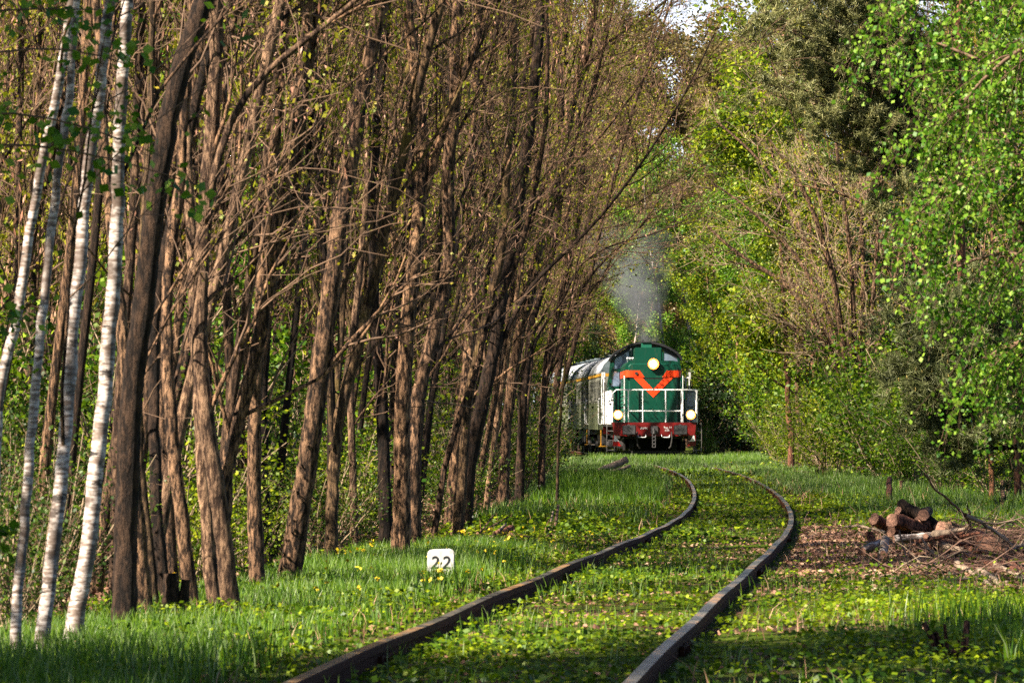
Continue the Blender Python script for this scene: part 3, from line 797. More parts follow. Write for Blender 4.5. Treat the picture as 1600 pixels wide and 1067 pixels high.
# far end of the cutting
for i in range(16):
    D = 290 + 14 * (i % 3); xp = 560 + i * 62
    if 1010 < xp < 1110: continue
    LTP('olive' if i % 2 else 'green', xp, D, 1.35 + .1 * (i % 3), 'far ' + ('olive' if i % 2 else 'green') + ' tree beyond the end of the bend', 'far trees beyond the bend')
LTP('yellow', 1290, 122, .86, 'tall pale yellow-green tree at the top, between the gap of sky and the big pine')
def far_woods():
    q = QM(); n = 90000
    x = rng.uniform(-60, 75, n); y = 300 + .06 * x + rng.uniform(0, 22, n)
    top = 7 + 7 * vn(x, y, 5.0) + 3 * vn(x, y, 1.7); z = rng.random(n) ** .8 * top
    cards(q, np.stack([x, y, z], 1), .55, 0, flat=.2, ar=.75)
    x = rng.uniform(-60, 75, 260); P = np.stack([np.stack([x, np.full(260, 300.) + rng.uniform(-3, 3, 260), np.zeros(260)], 1)] * 2, 1); P[:, 1, 2] = rng.uniform(8, 14, 260)
    tubes(P, np.full((260, 2), .12), 5, q, 1)
    tag(link('far_woods', q.mesh('far_woods', [M['leaf_shade_dark'], M['bark_dark']])), kind='stuff')
far_woods()
# leafy trees added outside the frame to throw shade over foreground and track
for x_, y_, s_ in ((-8.5, 17.5, .62), (-6.0, 9.0, .58), (-3.6, 4.0, .5), (-6.7, 18.0, .66), (-3.9, 15.3, .62), (-5.2, 17.6, .64), (-7.4, 17.6, .8), (-6.8, 33, .58), (-7.9, 41, .62), (-9.2, 52, .66), (-2.9, 9.5, .5)):
    plant(LT['birch'], x_, y_, x_, s_, 'birch_tree', 'leafy birch added for its shade outside the photograph, left of the camera', 'shade birches left of the frame')

# right side shrubs along the grass edge
for k, xp, D, s, lab in [
    (3, 1238, 128, 1.0, 'yellow-green shrub at the foot of the left pale pine stem'),
    (3, 1282, 117, 1.15, 'bright yellow-green shrub right of the pale pine stems'),
    (1, 1262, 122, 1.3, 'small yellow-green shrub between the pale pine stems'),
    (3, 1322, 113, 1.1, 'yellow-green shrub left of the fan of bare stems'),
    (2, 1222, 138, 1.0, 'green shrub at the right border of the dark hollow'),
    (3, 1300, 106, 1.2, 'yellow-green shrub nearest the grass, right of the pale pine stems'),
    (4, 1365, 104, 1.3, 'bright leafy shrub directly behind the grey stone post'),
    (4, 1225, 150, 1.5, 'tall green shrub behind the left pale pine stem'),
    (4, 1390, 100, 1.25, 'large leafy green shrub right of the grey stone post'),
    (4, 1440, 94, 1.35, 'large leafy green shrub under the lower pine boughs'),
    (2, 1420, 90, 1.0, 'green shrub behind the brush pile'),
    (4, 1510, 84, 1.1, 'large green shrub left of the pinkish pine trunk'),
    (2, 1560, 78, 1.1, 'green shrub between the two pinkish pine trunks'),
    (2, 1480, 82, .8, 'low green shrub behind the thick log'),
    (4, 1640, 74, 1.2, 'green shrub at the right edge of the picture'),
    (0, 1100, 156, .9, 'small green shrub touching the right front lamp of the engine'),
    (5, 1112, 168, 1.2, 'shade-dark shrub right beside the engine'),
    (5, 1135, 172, 1.3, 'shade-dark shrub in the shaded hollow, left of its middle'),
    (5, 1160, 175, 1.4, 'shade-dark shrub in the middle of the shaded hollow'),
    (5, 1186, 170, 1.3, 'shade-dark shrub at the right end of the shaded hollow'),
    (5, 1206, 160, 1.2, 'shade-dark shrub just outside the right end of the shaded hollow'),
    (0, 866, 178, .9, 'green shrub in front of the carriage wheels'),
    (4, 1350, 125, 1.9, 'tall green shrub behind the fan of bare stems')]:
    plant_shrub((SH + [SHD])[k], (xp - 800) / F * D, D, s, 'shrub', lab, None)

# fan of bare stems at the right
def fan_tree(D, xb, yb, stems, label, w=9, nl=7, leafm_='bud', name='locust_tree', n2=6, n3=5, Hx=0):
    O = np.array(px(xb, yb, D)); O[2] = float(gz(O[0], O[1]))
    tq, cq = QM(), QM(); S, R = [], []
    for i, pts in enumerate(stems):
        W = np.array([np.array(px(x, y, D)) for x, y in [(xb + rng.uniform(-4, 4), yb + 6)] + pts])
        W[:, 1] += (W[:, 2] - O[2]) * rng.normal(0, .12); W[:, 0] *= W[:, 1] / D
        P = resample(W - O, 20)
        r = np.linspace(1, .25, 20) * w * rng.uniform(.6, 1.0) * D / F / 2
        tubes(P[None], r[None], 8, tq, 0, rough=.04)
        S.append(P); R.append(r)
    dress(cq, S, R, nl=nl, n2=n2, n3=n3, t0=.25, az=(-.4, 0, 0), bias=(-.05, 0, .06), lo=.8, hi=2.2, tw=1.3)
    return finish_tree(name, tuple(O), tq, cq, [M['bark']], [M['twig_pale'], M['bud'], M['pod'], M['leaf'], M['bark']], label, 'bare trees right of the track')
fan_tree(108, 1345, 748, [
    [(1325, 620), (1290, 520), (1230, 440), (1150, 395), (1105, 350)],
    [(1330, 600), (1300, 500), (1250, 400), (1170, 320), (1110, 280)],
    [(1328, 640), (1318, 540), (1300, 420), (1260, 300), (1200, 220)],
    [(1338, 620), (1335, 520), (1330, 400), (1310, 250), (1290, 100)],
    [(1345, 640), (1360, 520), (1370, 400), (1380, 250)],
    [(1350, 620), (1385, 500), (1410, 380), (1430, 300)],
    [(1335, 660), (1300, 600), (1262, 530), (1225, 500), (1200, 480)],
    [(1348, 650), (1345, 560), (1350, 430), (1345, 300)]], 'fan of thin bare stems bursting from one base behind the grey stone post', 17)
fan_tree(116, 1320, 735, [
    [(1312, 600), (1290, 450), (1240, 330), (1190, 240), (1120, 180)],
    [(1318, 600), (1310, 460), (1280, 300), (1230, 160), (1190, 60)],
    [(1322, 620), (1330, 480), (1350, 330), (1360, 180)],
    [(1316, 640), (1300, 540), (1270, 460), (1200, 420), (1140, 405)]], 'bare multi-stemmed tree just left of the largest fan of stems', 15)
fan_tree(124, 1385, 745, [
    [(1380, 600), (1360, 450), (1320, 320), (1260, 220), (1180, 130)],
    [(1388, 600), (1395, 460), (1400, 300), (1390, 120)],
    [(1390, 620), (1410, 500), (1440, 360), (1460, 200)]], 'bare tree right of the fan of stems, behind the pine boughs', 15)
fan_tree(92, 1500, 770, [
    [(1490, 600), (1460, 450), (1400, 350), (1320, 300), (1240, 290)],
    [(1500, 600), (1500, 430), (1480, 250), (1440, 100)],
    [(1505, 600), (1530, 450), (1550, 300)]], 'bare tree hidden behind the lower pine boughs', 11)

# three pale pine stems and pines
def pine(D, xb, stemtop, w, boughs, label, name='pine_tree', tuft=.13, per=34, yb=None, xt=None, bk='bark_pine'):
    """boughs: list of (x0,y0,x1,y1) limb lines in the photograph at distance D"""
    X = (xb - 800) / F * D; g = float(gz(X, D)); O = np.array([X, D, g])
    tq, cq = QM(), QM()
    zt = CAMZ + (HOR - stemtop) / F * D
    xt = xb if xt is None else xt
    W = np.array([[X, D, g - .2], [X + (xt - xb) / F * D * .4, D, g + (zt - g) * .45], [(xt - 800) / F * D, D, zt]])
    P = resample(W - O, 24); P[1:-1, :2] += rng.normal(0, .015, (22, 2))
    R = np.linspace(1, .35, 24) * w * D / F / 2
    tubes(P[None], R[None], 10, tq, 0, rough=.04)
    L = []
    for x0, y0, x1, y1 in boughs:
        dy = rng.uniform(-1.6, 1.2)
        a = np.array(px(x0, y0, D)); b = np.array(px(x1, y1, D)); b[1] += dy
        b[0] *= b[1] / D; b[2] = CAMZ + (b[2] - CAMZ) * b[1] / D
        m_ = (a + b) / 2 + np.array([0, 0, -.08 * np.linalg.norm(b - a)])
        L.append(resample(np.array([a, m_, b]) - O, 7))
    if L:
        P1 = np.array(L); R1 = np.linspace(1, .3, 7)[None] * np.full((len(L), 1), .028)
        tubes(P1, R1, 5, cq, 0)
        st, d, l, r = spawn(P1, R1, 12, .15, 1, .85, .45, 1.1, .5)
        P2 = grow(st, d, l, 4, .15, up=.08); R2 = np.maximum(r, .006)[:, None] * np.linspace(1, .5, 4)[None]
        tubes(P2, R2, 3, cq, 0)
        st, d, l, r = spawn(P2, R2, 5, .3, 1, .6, .15, .4, .5)
        P3 = grow(st, d, l, 3, .15, up=.12); tubes(P3, np.maximum(r, .004)[:, None] * np.ones((1, 3)), 3, cq, 0)
        tips = np.concatenate([P3[:, 1:].reshape(-1, 3), P2[:, -2:].reshape(-1, 3)])
        c = tips[np.repeat(np.arange(len(tips)), per)] + rng.normal(0, .02, (len(tips) * per, 3))
        nd = norm(rng.normal(0, 1, c.shape) + [0, 0, .5]); n2 = norm(np.cross(rng.normal(0, 1, c.shape), nd))
        l = (tuft * rng.uniform(.6, 1.1, len(c)))[:, None]; wd = .0035 + D * .00003
        V = np.stack([c - n2 * wd, c + n2 * wd, c + nd * l + n2 * wd * .3, c + nd * l - n2 * wd * .3], 1)
        cq.add(V.reshape(-1, 3), np.arange(len(c) * 4).reshape(-1, 4), 1)
        t3 = P3[:, -1][rng.random(len(P3)) < .3]
        tubes(np.stack([t3, t3 + [0, 0, .05]], 1), np.full((len(t3), 2), .009), 4, cq, 2)
    else:
        st, d, l, r = spawn(P[None], R[None], 16, .3, 1, 1.25, .3, 1.2, .3)
        P1 = grow(st, d, l, 5, .15, up=.02); tubes(P1, np.maximum(r, .006)[:, None] * np.linspace(1, .4, 5)[None], 4, cq, 0)
        c = around(P1[P1[:, -1, 2] > P[-1, 2] * .55][:, 2:], 12, .25)
        cards(cq, c, .13, 1, ar=.4)
    return finish_tree(name, tuple(O), tq, cq, [M[bk]], [M['bark_dark'], M['needle'], M['cone']], label, 'pines right of the track')
pine(121, 1238, 300, 11, [], 'thin pinkish pine stem, left of the three pale ones behind the yellow-green shrubs', xt=1215)
pine(123, 1249, 260, 11, [], 'middle of the three pale pine stems, greyer than the others', xt=1243, bk='bark')
pine(124, 1272, 280, 9, [], 'thinnest and most orange of the three pale pine stems', xt=1266)
bo = []
for i in range(44):
    t = rng.random(); y0 = 40 + t * 250
    ln = rng.uniform(.45, 1.0)
    bo.append((1500, y0 + 10, 1500 - ln * (345 - 130 * abs(t - .4)) , y0 - 50 + rng.uniform(-60, 40)))
bo += [(1500, 40, 1240, -20), (1500, 30, 1330, -40), (1500, 0, 1180, -60), (1500, 290, 1400, 310)]
pine(84, 1505, -120, 20, bo, 'big pine whose grey-green crown fills the upper right, left of the birch leaves', xt=1498, per=26)
bo = []
for i in range(30):
    y0 = rng.uniform(500, 720)
    bo.append((1625, y0, rng.uniform(1385, 1560), y0 - 30 + rng.uniform(-50, 60)))
pine(66, 1628, 200, 18, bo, 'lower pine at the right edge with silvery boughs hanging over the brush pile', per=24, xt=1640)
pine(72, 1590, 300, 13, [(1590, 560, 1500, 540), (1590, 520, 1520, 480)], 'slim pine with a pinkish trunk near the right edge behind the brush pile', xt=1585)
pine(76, 1548, 330, 10, [(1545, 560, 1480, 520)], 'thinner pinkish pine trunk left of the slim pine', xt=1552)

# near birch at the right with hanging leaves
def near_birch():
    D = 29.0
    X = 4.7; g = float(gz(X, D)); O = np.array([X, D, g])
    tq, cq = QM(), QM()
    P = resample(np.array([[X, D, g - .2], [X - .1, D, 2.2], [X + .1, D + .3, 5], [X, D, 9]]) - O, 24)
    R = np.linspace(.13, .05, 24); tubes(P[None], R[None], 12, tq, 0, rough=.03)
    L = []
    lines = [((1500, -60), (1560, -10))]
    limbs = [[(1900, 250), (1700, 170), (1600, 112), (1530, 72), (1465, 38)], [(1900, 520), (1690, 360), (1600, 243), (1562, 190), (1540, 150)],
             [(1900, 0), (1750, -60), (1600, -90), (1480, -60), (1400, 20)], [(1900, 120), (1750, 40), (1650, -20), (1560, -60), (1480, 0)],
             [(1900, 600), (1750, 480), (1650, 400), (1560, 380), (1480, 420)], [(1900, 350), (1750, 300), (1640, 250), (1540, 260), (1440, 330)],
             [(1900, 640), (1780, 560), (1680, 520), (1600, 520), (1530, 560)], [(1900, 60), (1760, 20), (1640, 40), (1540, 110), (1470, 200)]]
    for i, l in enumerate(limbs):
        Q = np.array([np.array(px(x, y, D)) for x, y in l]); Q[0] = P[int(np.clip((Q[0, 2] + .3) / 9 * 23, 3, 20))] + O
        Q[:, 1] += np.linspace(0, rng.uniform(-1.2, 1.6), len(Q)); Q[:, 0] *= np.where(np.arange(len(Q)) > 0, Q[:, 1] / D, 1)
        L.append(resample(Q - O, 12))
    P1 = np.array(L); R1 = np.full((len(L), 1), .024) * np.linspace(1, .35, 12)[None]
    tubes(P1, R1, 7, cq, 0)
    st, d, l, r = spawn(P1, R1, 26, .3, 1, .8, .35, 1.0, .4)
    P2 = grow(st, d, l, 7, .14, bias=(-.04, 0, -.22)); R2 = np.maximum(r, .0022)[:, None] * np.linspace(1, .5, 7)[None]
    tubes(P2, R2, 3, cq, 0)
    st, d, l, r = spawn(P2, R2, 5, .2, 1, .6, .15, .55, .4)
    P3 = grow(st, d, l, 5, .12, bias=(0, 0, -.35)); tubes(P3, np.full(P3.shape[:2], .0015), 3, cq, 0)
    c = np.concatenate([around(P3, 3, .03), around(P2, 2, .035)])
    cards(cq, c, .034, 1, ar=.85, down=.8)
    o = finish_tree('birch_tree', tuple(O), tq, cq, [M['birch']], [M['twig'], M['leaf_birch']], 'near birch at the upper right edge, hanging sprays of shiny bright green leaves', None)
near_birch()
def left_spray():
    # leafy birch twig hanging in at the upper left, from a birch standing just outside the frame
    D = 21.5; X = -3.3; g = float(gz(X, D)); O = np.array([X, D, g]); tq, cq = QM(), QM()
    P = resample(np.array([[X, D, g - .2], [X + .05, D, 2], [X - .1, D, 4.5], [X, D, 8]]) - O, 20)
    tubes(P[None], np.linspace(.09, .04, 20)[None], 12, tq, 0, rough=.03)
    L = []
    for l in ([(-300, 150), (-50, 80), (100, 60), (190, 90)], [(-300, 250), (-40, 170), (120, 190), (260, 250)], [(-300, 60), (0, 10), (150, 10)], [(-300, 280), (0, 215), (190, 250), (310, 290)], [(-300, 520), (-60, 480), (20, 500)], [(-300, 860), (-60, 800), (15, 830)]):
        Q = np.array([np.array(px(x, y, D)) for x, y in l]); Q[0, 0] = X
        Q[:, 1] += np.linspace(0, rng.uniform(-.3, .5), len(Q)); L.append(resample(Q - O, 10))
    P1 = np.array(L); R1 = np.full((len(L), 1), .010) * np.linspace(1, .3, 10)[None]; tubes(P1, R1, 5, cq, 0)
    st, d, l, r = spawn(P1, R1, 9, .3, 1, .8, .1, .35, .4)
    P2 = grow(st, d, l, 4, .2, bias=(.05, 0, -.1)); tubes(P2, np.full(P2.shape[:2], .0018), 3, cq, 0)
    cards(cq, around(P2[:, 1:], 4, .045), .052, 1, ar=.85)
    finish_tree('birch_tree', tuple(O), tq, cq, [M['birch']], [M['twig'], M['leaf_birch']], 'birch outside the left edge whose leafy twigs hang over the white stems', None)
left_spray()

# ------------------------------------------------------------------ ground plants
def scatter(n, y0, y1, xf0, xf1, dens, power=1.0):
    """random ground points; xf = offset range from the track centre"""
    u = rng.random(n); y = y0 + (y1 - y0) * u ** power
    x = cx(y) + rng.uniform(xf0, xf1, n)
    keep = (np.abs(x / y) < .19) & (rng.random(n) < dens(x, y))
    x, y = x[keep], y[keep]
    return x, y, gz(x, y)
def offr(x, y): return x - cx(y)
def rail_gap(x, y):
    o = np.abs(np.abs(offr(x, y)) - .7535)
    return o > .075
def red_patch(x, y):
    """bare litter round the brush pile and beside the outer rail"""
    e = ((x - 4.3 - (y - 46) * .03) / 2.6) ** 2 + ((y - 46) / 13.0) ** 2
    return np.clip(1.5 - e + (vn(x, y, 1.1) - .5) * .9, 0, 1)

def herbs():
    q = QM()
    def dens(x, y):
        o = offr(x, y)
        d = (.40 + .9 * (vn(x, y, 1.3) - .35)) * rail_gap(x, y) * (1 - .93 * red_patch(x, y))
        d = d * np.where(np.abs(o) < 1.4, np.clip(.55 + 1.6 * (vn(x, y, .8) - .5), .08, 1), 1)
        return np.clip(d, 0, 1)
    for n, y0, y1, size, h in ((210000, 18.5, 50, .034, .075), (170000, 50, 100, .055, .09), (60000, 100, 150, .09, .10)):
        x, y, z = scatter(n, y0, y1, -3.3, 4.6, dens, 1.0)
        hh = rng.random(len(x)) ** 1.4 * h * (.5 + vn(x, y, .9)) * np.where(np.abs(offr(x, y)) < 1.3, .75, 1.3)
        C = np.stack([x, y, z + .01 + hh], 1)
        s = rng.random(len(x)) < np.clip((vn(x, y, 1.9) - .45) * 3, 0.05, .6)
        cards(q, C[~s], size, 0, flat=.65, ar=.8)
        cards(q, C[s], size * 1.15, 1, flat=.5, ar=.75)
    tag(link('ground_cover', q.mesh('herbs', [M['herb'], M['herb_dk']])), kind='stuff')
herbs()

def blades(q, x, y, z, h, wd, mi, bend=.35):
    N = len(x)
    a = rng.uniform(0, 2 * PI, N); b = rng.uniform(.1, bend, N) * h
    lx, ly = np.cos(a), np.sin(a)
    wa = rng.uniform(0, PI, N); wx, wy = np.cos(wa) * wd, np.sin(wa) * wd * .5
    V = np.empty((N, 6, 3))
    for k, (t, wf) in enumerate(((0, 1), (.55, .8), (1, .12))):
        X = x + lx * b * t * t; Y = y + ly * b * t * t; Z = z - .02 + h * t * (1 - .15 * t * bend)
        V[:, 2*k, 0] = X - wx * wf; V[:, 2*k, 1] = Y - wy * wf; V[:, 2*k, 2] = Z
        V[:, 2*k+1, 0] = X + wx * wf; V[:, 2*k+1, 1] = Y + wy * wf; V[:, 2*k+1, 2] = Z
    i = np.arange(N)[:, None] * 6
    f = np.concatenate([i + [0, 1, 3, 2], i + [2, 3, 5, 4]])
    q.add(V.reshape(-1, 3), f, mi)
def grass():
    q = QM()
    def run(n, y0, y1, a, b, fn, h, wd, pale, hn=1.2):
        x, y, z = scatter(n, y0, y1, a, b, fn)
        k_ = ~((np.abs(x - 2.31) < .22) & (y > 19.8) & (y < 23.9)); x, y, z = x[k_], y[k_], z[k_]
        if not len(x): return
        hh = h * rng.uniform(.45, 1.15, len(x)) * (.55 + .9 * vn(x, y, hn))
        s = rng.random(len(x)) < pale
        blades(q, x[~s], y[~s], z[~s], hh[~s], wd, 0); blades(q, x[s], y[s], z[s], hh[s], wd, 1)
    # lush bank at the lower left, in front of the birches
    run(100000, 18.5, 44, -2.95, -1.25, lambda x, y: np.clip((-offr(x, y) - 1.15) * 1.3, .03, 1) * np.clip(.3 + vn(x, y, .8), 0, 1) * .8, .17, .0042, .3)
    # between and beside the rails, sparse
    run(50000, 18.5, 60, -1.3, 4.6, lambda x, y: .55 * np.clip((vn(x, y, .6) - .45) * 4, .04, 1) * rail_gap(x, y) * (1 - .9 * red_patch(x, y)), .13, .0035, .3)
    # dark tussock grass lower right round the stump
    run(26000, 21, 33.5, 1.6, 4.6, lambda x, y: np.clip((x - 2.2) * 1.2, 0, 1) * np.clip((28.6 - y) * .5, 0, 1), .24, .004, .12)
    # far meadow strip, both sides of the track, pale and tall
    run(150000, 84, 156, -4.2, 4.8, lambda x, y: np.where(np.abs(offr(x, y)) < 1.2, np.clip((y - 128) / 12, .05, 1), 1) * np.clip(.25 + vn(x, y, 2.5), 0, 1) * (np.abs(offr(x, y) + .7535) > .1), .24, .010, .7, 3)
    run(30000, 141, 151.2, -2.4, 3.2, lambda x, y: np.ones(len(x)), .30, .010, .35, 3)
    run(60000, 55, 115, 1.5, 5.2, lambda x, y: np.clip(.15 + vn(x, y, 3), 0, 1) * np.clip((offr(x, y) - 1.5), 0, 1) * (1 - red_patch(x, y)), .26, .007, .45, 2)
    # dark green clump at the left beyond the broken stems
    run(34000, 72, 94, -3.8, -1.1, lambda x, y: np.clip(1.3 - ((offr(x, y) + 2.4) / 1.0) ** 2, 0, 1), .34, .007, .08, 2)
    run(40000, 60, 140, -3.6, -1.2, lambda x, y: .6 * np.clip((-offr(x, y) - 1.0), 0, 1), .22, .008, .3, 2)
    n = 900; x = rng.uniform(-.80, -.30, n); y = rng.uniform(34.0, 34.65, n)
    blades(q, x, y, gz(x, y), rng.uniform(.10, .21, n), .004, 0)
    # dead straw among the green
    for y0, y1, h, wd, n in ((18.5, 50, .15, .003, 9000), (50, 150, .22, .007, 9000)):
        x, y, z = scatter(n, y0, y1, -4, 4.6, lambda x, y: (np.abs(offr(x, y)) > .9) * np.clip((vn(x, y, 1.5) - .3) * 2, 0, 1))
        blades(q, x, y, z, h * rng.uniform(.4, 1.3, len(x)), wd, 2, .8)
    tag(link('grass', q.mesh('grass', [M['grass'], M['grass_pale'], M['litter']])), kind='stuff')
grass()

def litter():
    q = QM()
    x, y, z = scatter(90000, 30, 68, .9, 6.5, lambda x, y: np.clip(red_patch(x, y) * 1.3, 0, 1))
    cards(q, np.stack([x, y, z + rng.uniform(.005, .03, len(x))], 1), .05, 0, flat=.6, ar=.7)
    x, y, z = scatter(70000, 22, 110, -1.6, 1.8, lambda x, y: np.clip(.25 + (vn(x, y, .7) - .5) * 1.2, 0, 1) * rail_gap(x, y))
    cards(q, np.stack([x, y, z + rng.uniform(.002, .015, len(x))], 1), .038, 0, flat=.6, ar=.8)
    x, y, z = scatter(60000, 24, 120, -8, -2.6, lambda x, y: .6 + 0 * x)
    cards(q, np.stack([x, y, z + rng.uniform(.002, .03, len(x))], 1), .055, 0, flat=.5, ar=.7)
    tag(link('leaf_litter', q.mesh('litter', [M['litter']])), kind='stuff')
litter()
def flowers():
    q = QM()
    x, y, z = scatter(420, 30, 48, -3.3, -1.2, lambda x, y: np.clip((vn(x, y, 1.0) - .35) * 1.1, 0, 1))
    z = z + rng.uniform(.12, .2, len(x))
    x3 = np.repeat(x, 4) + rng.normal(0, .008, len(x) * 4); y3 = np.repeat(y, 4); z3 = np.repeat(z, 4) + rng.normal(0, .008, len(x) * 4)
    cards(q, np.stack([x3, y3, z3], 1), .024, 0, flat=.2, ar=.9)
    tubes(np.stack([np.stack([x, y, z], 1), np.stack([x, y, z - .16], 1)], 1), np.full((len(x), 2), .0018), 3, q, 1)
    tag(link('yellow_flowers', q.mesh('flowers', [M['petal'], M['herb_dk']])), kind='stuff')
flowers()

# ------------------------------------------------------------------ number stone
M['whitewash'] = plain('whitewash', (0.74, 0.72, 0.70), 0.8, 0, 0.45, 22)
M['black'] = plain('black_paint', (0.012, 0.012, 0.014), 0.6)
def stone():
    D = 34.8; X = (689 - 800) / F * D; g = float(gz(X, D)); w_, h = .105, CAMZ - 197 / F * D - g + .06
    bm = bmesh.new()
    r = .035; prof = [(-w_, 0), (w_, 0)]
    for cxx, a0 in ((w_ - r, 0), (-w_ + r, 90)):
        for k in range(5):
            a = math.radians(a0 + k * 22.5); prof.append((cxx + r * math.cos(a), h - r + r * math.sin(a) - (.006 if cxx < 0 else 0)))
    vs = [bm.verts.new((x, -.06, z)) for x, z in prof]; f = bm.faces.new(vs)
    e = bmesh.ops.extrude_face_region(bm, geom=[f]); bmesh.ops.translate(bm, vec=(0, .13, 0), verts=[v for v in e['geom'] if isinstance(v, bmesh.types.BMVert)])
    bmesh.ops.recalc_face_normals(bm, faces=bm.faces[:])
    bmesh.ops.bevel(bm, geom=bm.edges[:], offset=.008, segments=2, affect='EDGES')
    root = empty('number_stone', (X, D, g - .06), math.radians(2))
    bmobj('block', bm, [M['whitewash']], root)
    for dx in (-.050, .038):
        cu = bpy.data.curves.new('digit', 'FONT'); cu.body = '2'; cu.size = .14; cu.extrude = .001; cu.shear = .15
        cu.materials.append(M['black'])
        t = text_mesh('digit', cu, root); t.rotation_euler = (PI / 2, 0, 0); t.location = (dx - .038, -.0625, h - .15)
    tag(root, 'low whitewashed stone painted with the black number 22 beside the inner rail', 'distance marker')
stone()

# ------------------------------------------------------------------ dead wood
M['cut'] = plain('cut_wood', (0.40, 0.20, 0.13), 0.8, 0, 0.7, 38)
M['dead'] = plain('dead_wood', (0.42, 0.30, 0.21), 0.8, 0, 0.6, 5)
M['rot'] = bark('rotten_bark', (0.03, 0.012, 0.010), (0.42, 0.19, 0.13), sc=1.3)
def pxg(x, y, D):
    """photo point at distance D, moved nearer where the ground is met first"""
    p = np.array(px(x, y, D))
    for _ in range(3):
        g = float(gz(p[0], p[1]))
        if p[2] < g + .01: p = np.array(px(x, y, (CAMZ - g - .01) * F / (y - HOR)))
    return p
def log(name, a, b, r, mt, label, cat='log', group='cut logs of the brush pile', dy=0.0, dyb=None, D=47.0, r2=None, seg=16):
    D = AD(D)
    A = pxg(*a, D + dy); B = pxg(*b, D + (dy if dyb is None else dyb))
    for Q in (A, B):
        Q[2] = max(Q[2], float(gz(Q[0], Q[1])) + r * .7)
    n = 9; r2 = r if r2 is None else r2
    O = (A + B) / 2; t = np.linspace(0, 1, n)[:, None]
    P = (A - O) * (1 - t) + (B - O) * t; P[1:-1] += rng.normal(0, r * .10, (n - 2, 3))
    T = norm(B - A); ref = np.array([0, 0, 1.]) if abs(T[2]) < .9 else np.array([1., 0, 0])
    U = norm(np.cross(T, ref)); V = np.cross(T, U)
    bm = bmesh.new(); rings = []
    prof = 1 + rng.normal(0, .07, seg)
    for k in range(n):
        rr = (r + (r2 - r) * k / (n - 1)) * (1 + rng.normal(0, .03))
        ring = []
        for j in range(seg):
            th = 2 * PI * j / seg
            p = P[k] + rr * prof[j] * (1 + rng.normal(0, .03)) * (U * math.cos(th) + V * math.sin(th))
            ring.append(bm.verts.new(p))
        rings.append(ring)
    for k in range(n - 1):
        for j in range(seg):
            f = bm.faces.new((rings[k][j], rings[k][(j+1) % seg], rings[k+1][(j+1) % seg], rings[k+1][j])); f.smooth = True
    for ring, s in ((rings[0], -1), (rings[-1], 1)):
        f = bm.faces.new(ring); f.material_index = 1
    bmesh.ops.recalc_face_normals(bm, faces=bm.faces[:])
    o = bmobj(name, bm, [mt, M['cut']]); o.location = O
    return tag(o, label, cat, group)
def zp(x, y): return (1320 + x * .1874, 740 + y * .1874)
LG = [((240, 372), (385, 460), .050, 'rot', 'split log at the upper left of the brush pile, left of the cut-ended one', 0, .2),
 ((392, 385), (640, 455), .056, 'rot', 'short log with a clean pinkish cut end facing left, upper middle of the pile', -.3, .1),
 ((465, 245), (770, 440), .042, 'bark_dark', 'dark bark slab leaning across the top of the pile', .5, .1),
 ((440, 310), (580, 375), .045, 'bark_dark', 'short dark log under the dark slab', .4, .5),
 ((655, 345), (690, 315), .048, 'bark_dark', 'dark round log butt poking up right of the dark slab', -.1, .9),
 ((795, 448), (1135, 640), .062, 'bark_pale', 'longest log, flaking bark and a pale cut end, right half of the pile', -.5, -.2),
 ((1205, 612), (1120, 560), .088, 'rot', 'thickest log, seen end-on at the right of the pile', -.9, .4),
 ((405, 545), (735, 520), .032, 'birch', 'white birch billet lying level under the cut-ended log', -.6, -.5),
 ((140, 645), (300, 572), .036, 'birch', 'whitish birch billet at the far left of the pile', -.8, -.5),
 ((335, 545), (318, 690), .034, 'birch', 'short whitish branch stub propped upright at the left of the pile', -.9, -1.1),
 ((700, 565), (985, 645), .030, 'dead', 'bleached split rail low in the middle of the pile', -.9, -1.0),
 ((380, 475), (605, 500), .050, 'rot', 'dark log underneath the cut-ended log', .0, .3),
 ((600, 395), (760, 480), .052, 'rot', 'reddish log wedged in the middle of the pile', .1, .2),
 ((860, 440), (1080, 540), .05, 'bark_dark', 'dark log half hidden behind the longest log', .4, .5),
 ((1020, 500), (1330, 620), .045, 'rot', 'brown log sloping down behind the thickest log', .5, .4),
 ((200, 500), (225, 560), .032, 'rot', 'small brown stub at the left foot of the pile', -.5, -.6),
 ((1300, 590), (1494, 700), .05, 'bark_dark', 'dark log leaving the picture at the right edge', -.2, .2)]
for a, b, r, m_, lab, d0, d1 in LG:
    log('log', zp(*a), zp(*b), r * 1.15, M[m_], lab, dy=d0, dyb=d1)
for i in range(34):
    x0 = 600 + 25 * i + rng.uniform(-30, 30); y0 = 540 + i * 6 + rng.uniform(-60, 170); a_ = rng.uniform(.1, .7); l_ = rng.uniform(160, 420)
    log('split_branch', zp(x0, y0), zp(min(x0 + l_, 1494), y0 + l_ * a_ * (1 if i % 3 else -.4)), float(rng.uniform(.018, .045)), M[['rot', 'rot', 'dead', 'bark_dark'][i % 4]],
        'reddish split piece of branch scattered over the right half of the brush pile', 'split branch', 'split pieces over the brush pile', float(rng.uniform(-1.2, .3)), float(rng.uniform(-1.2, .3)), r2=.012, seg=7)
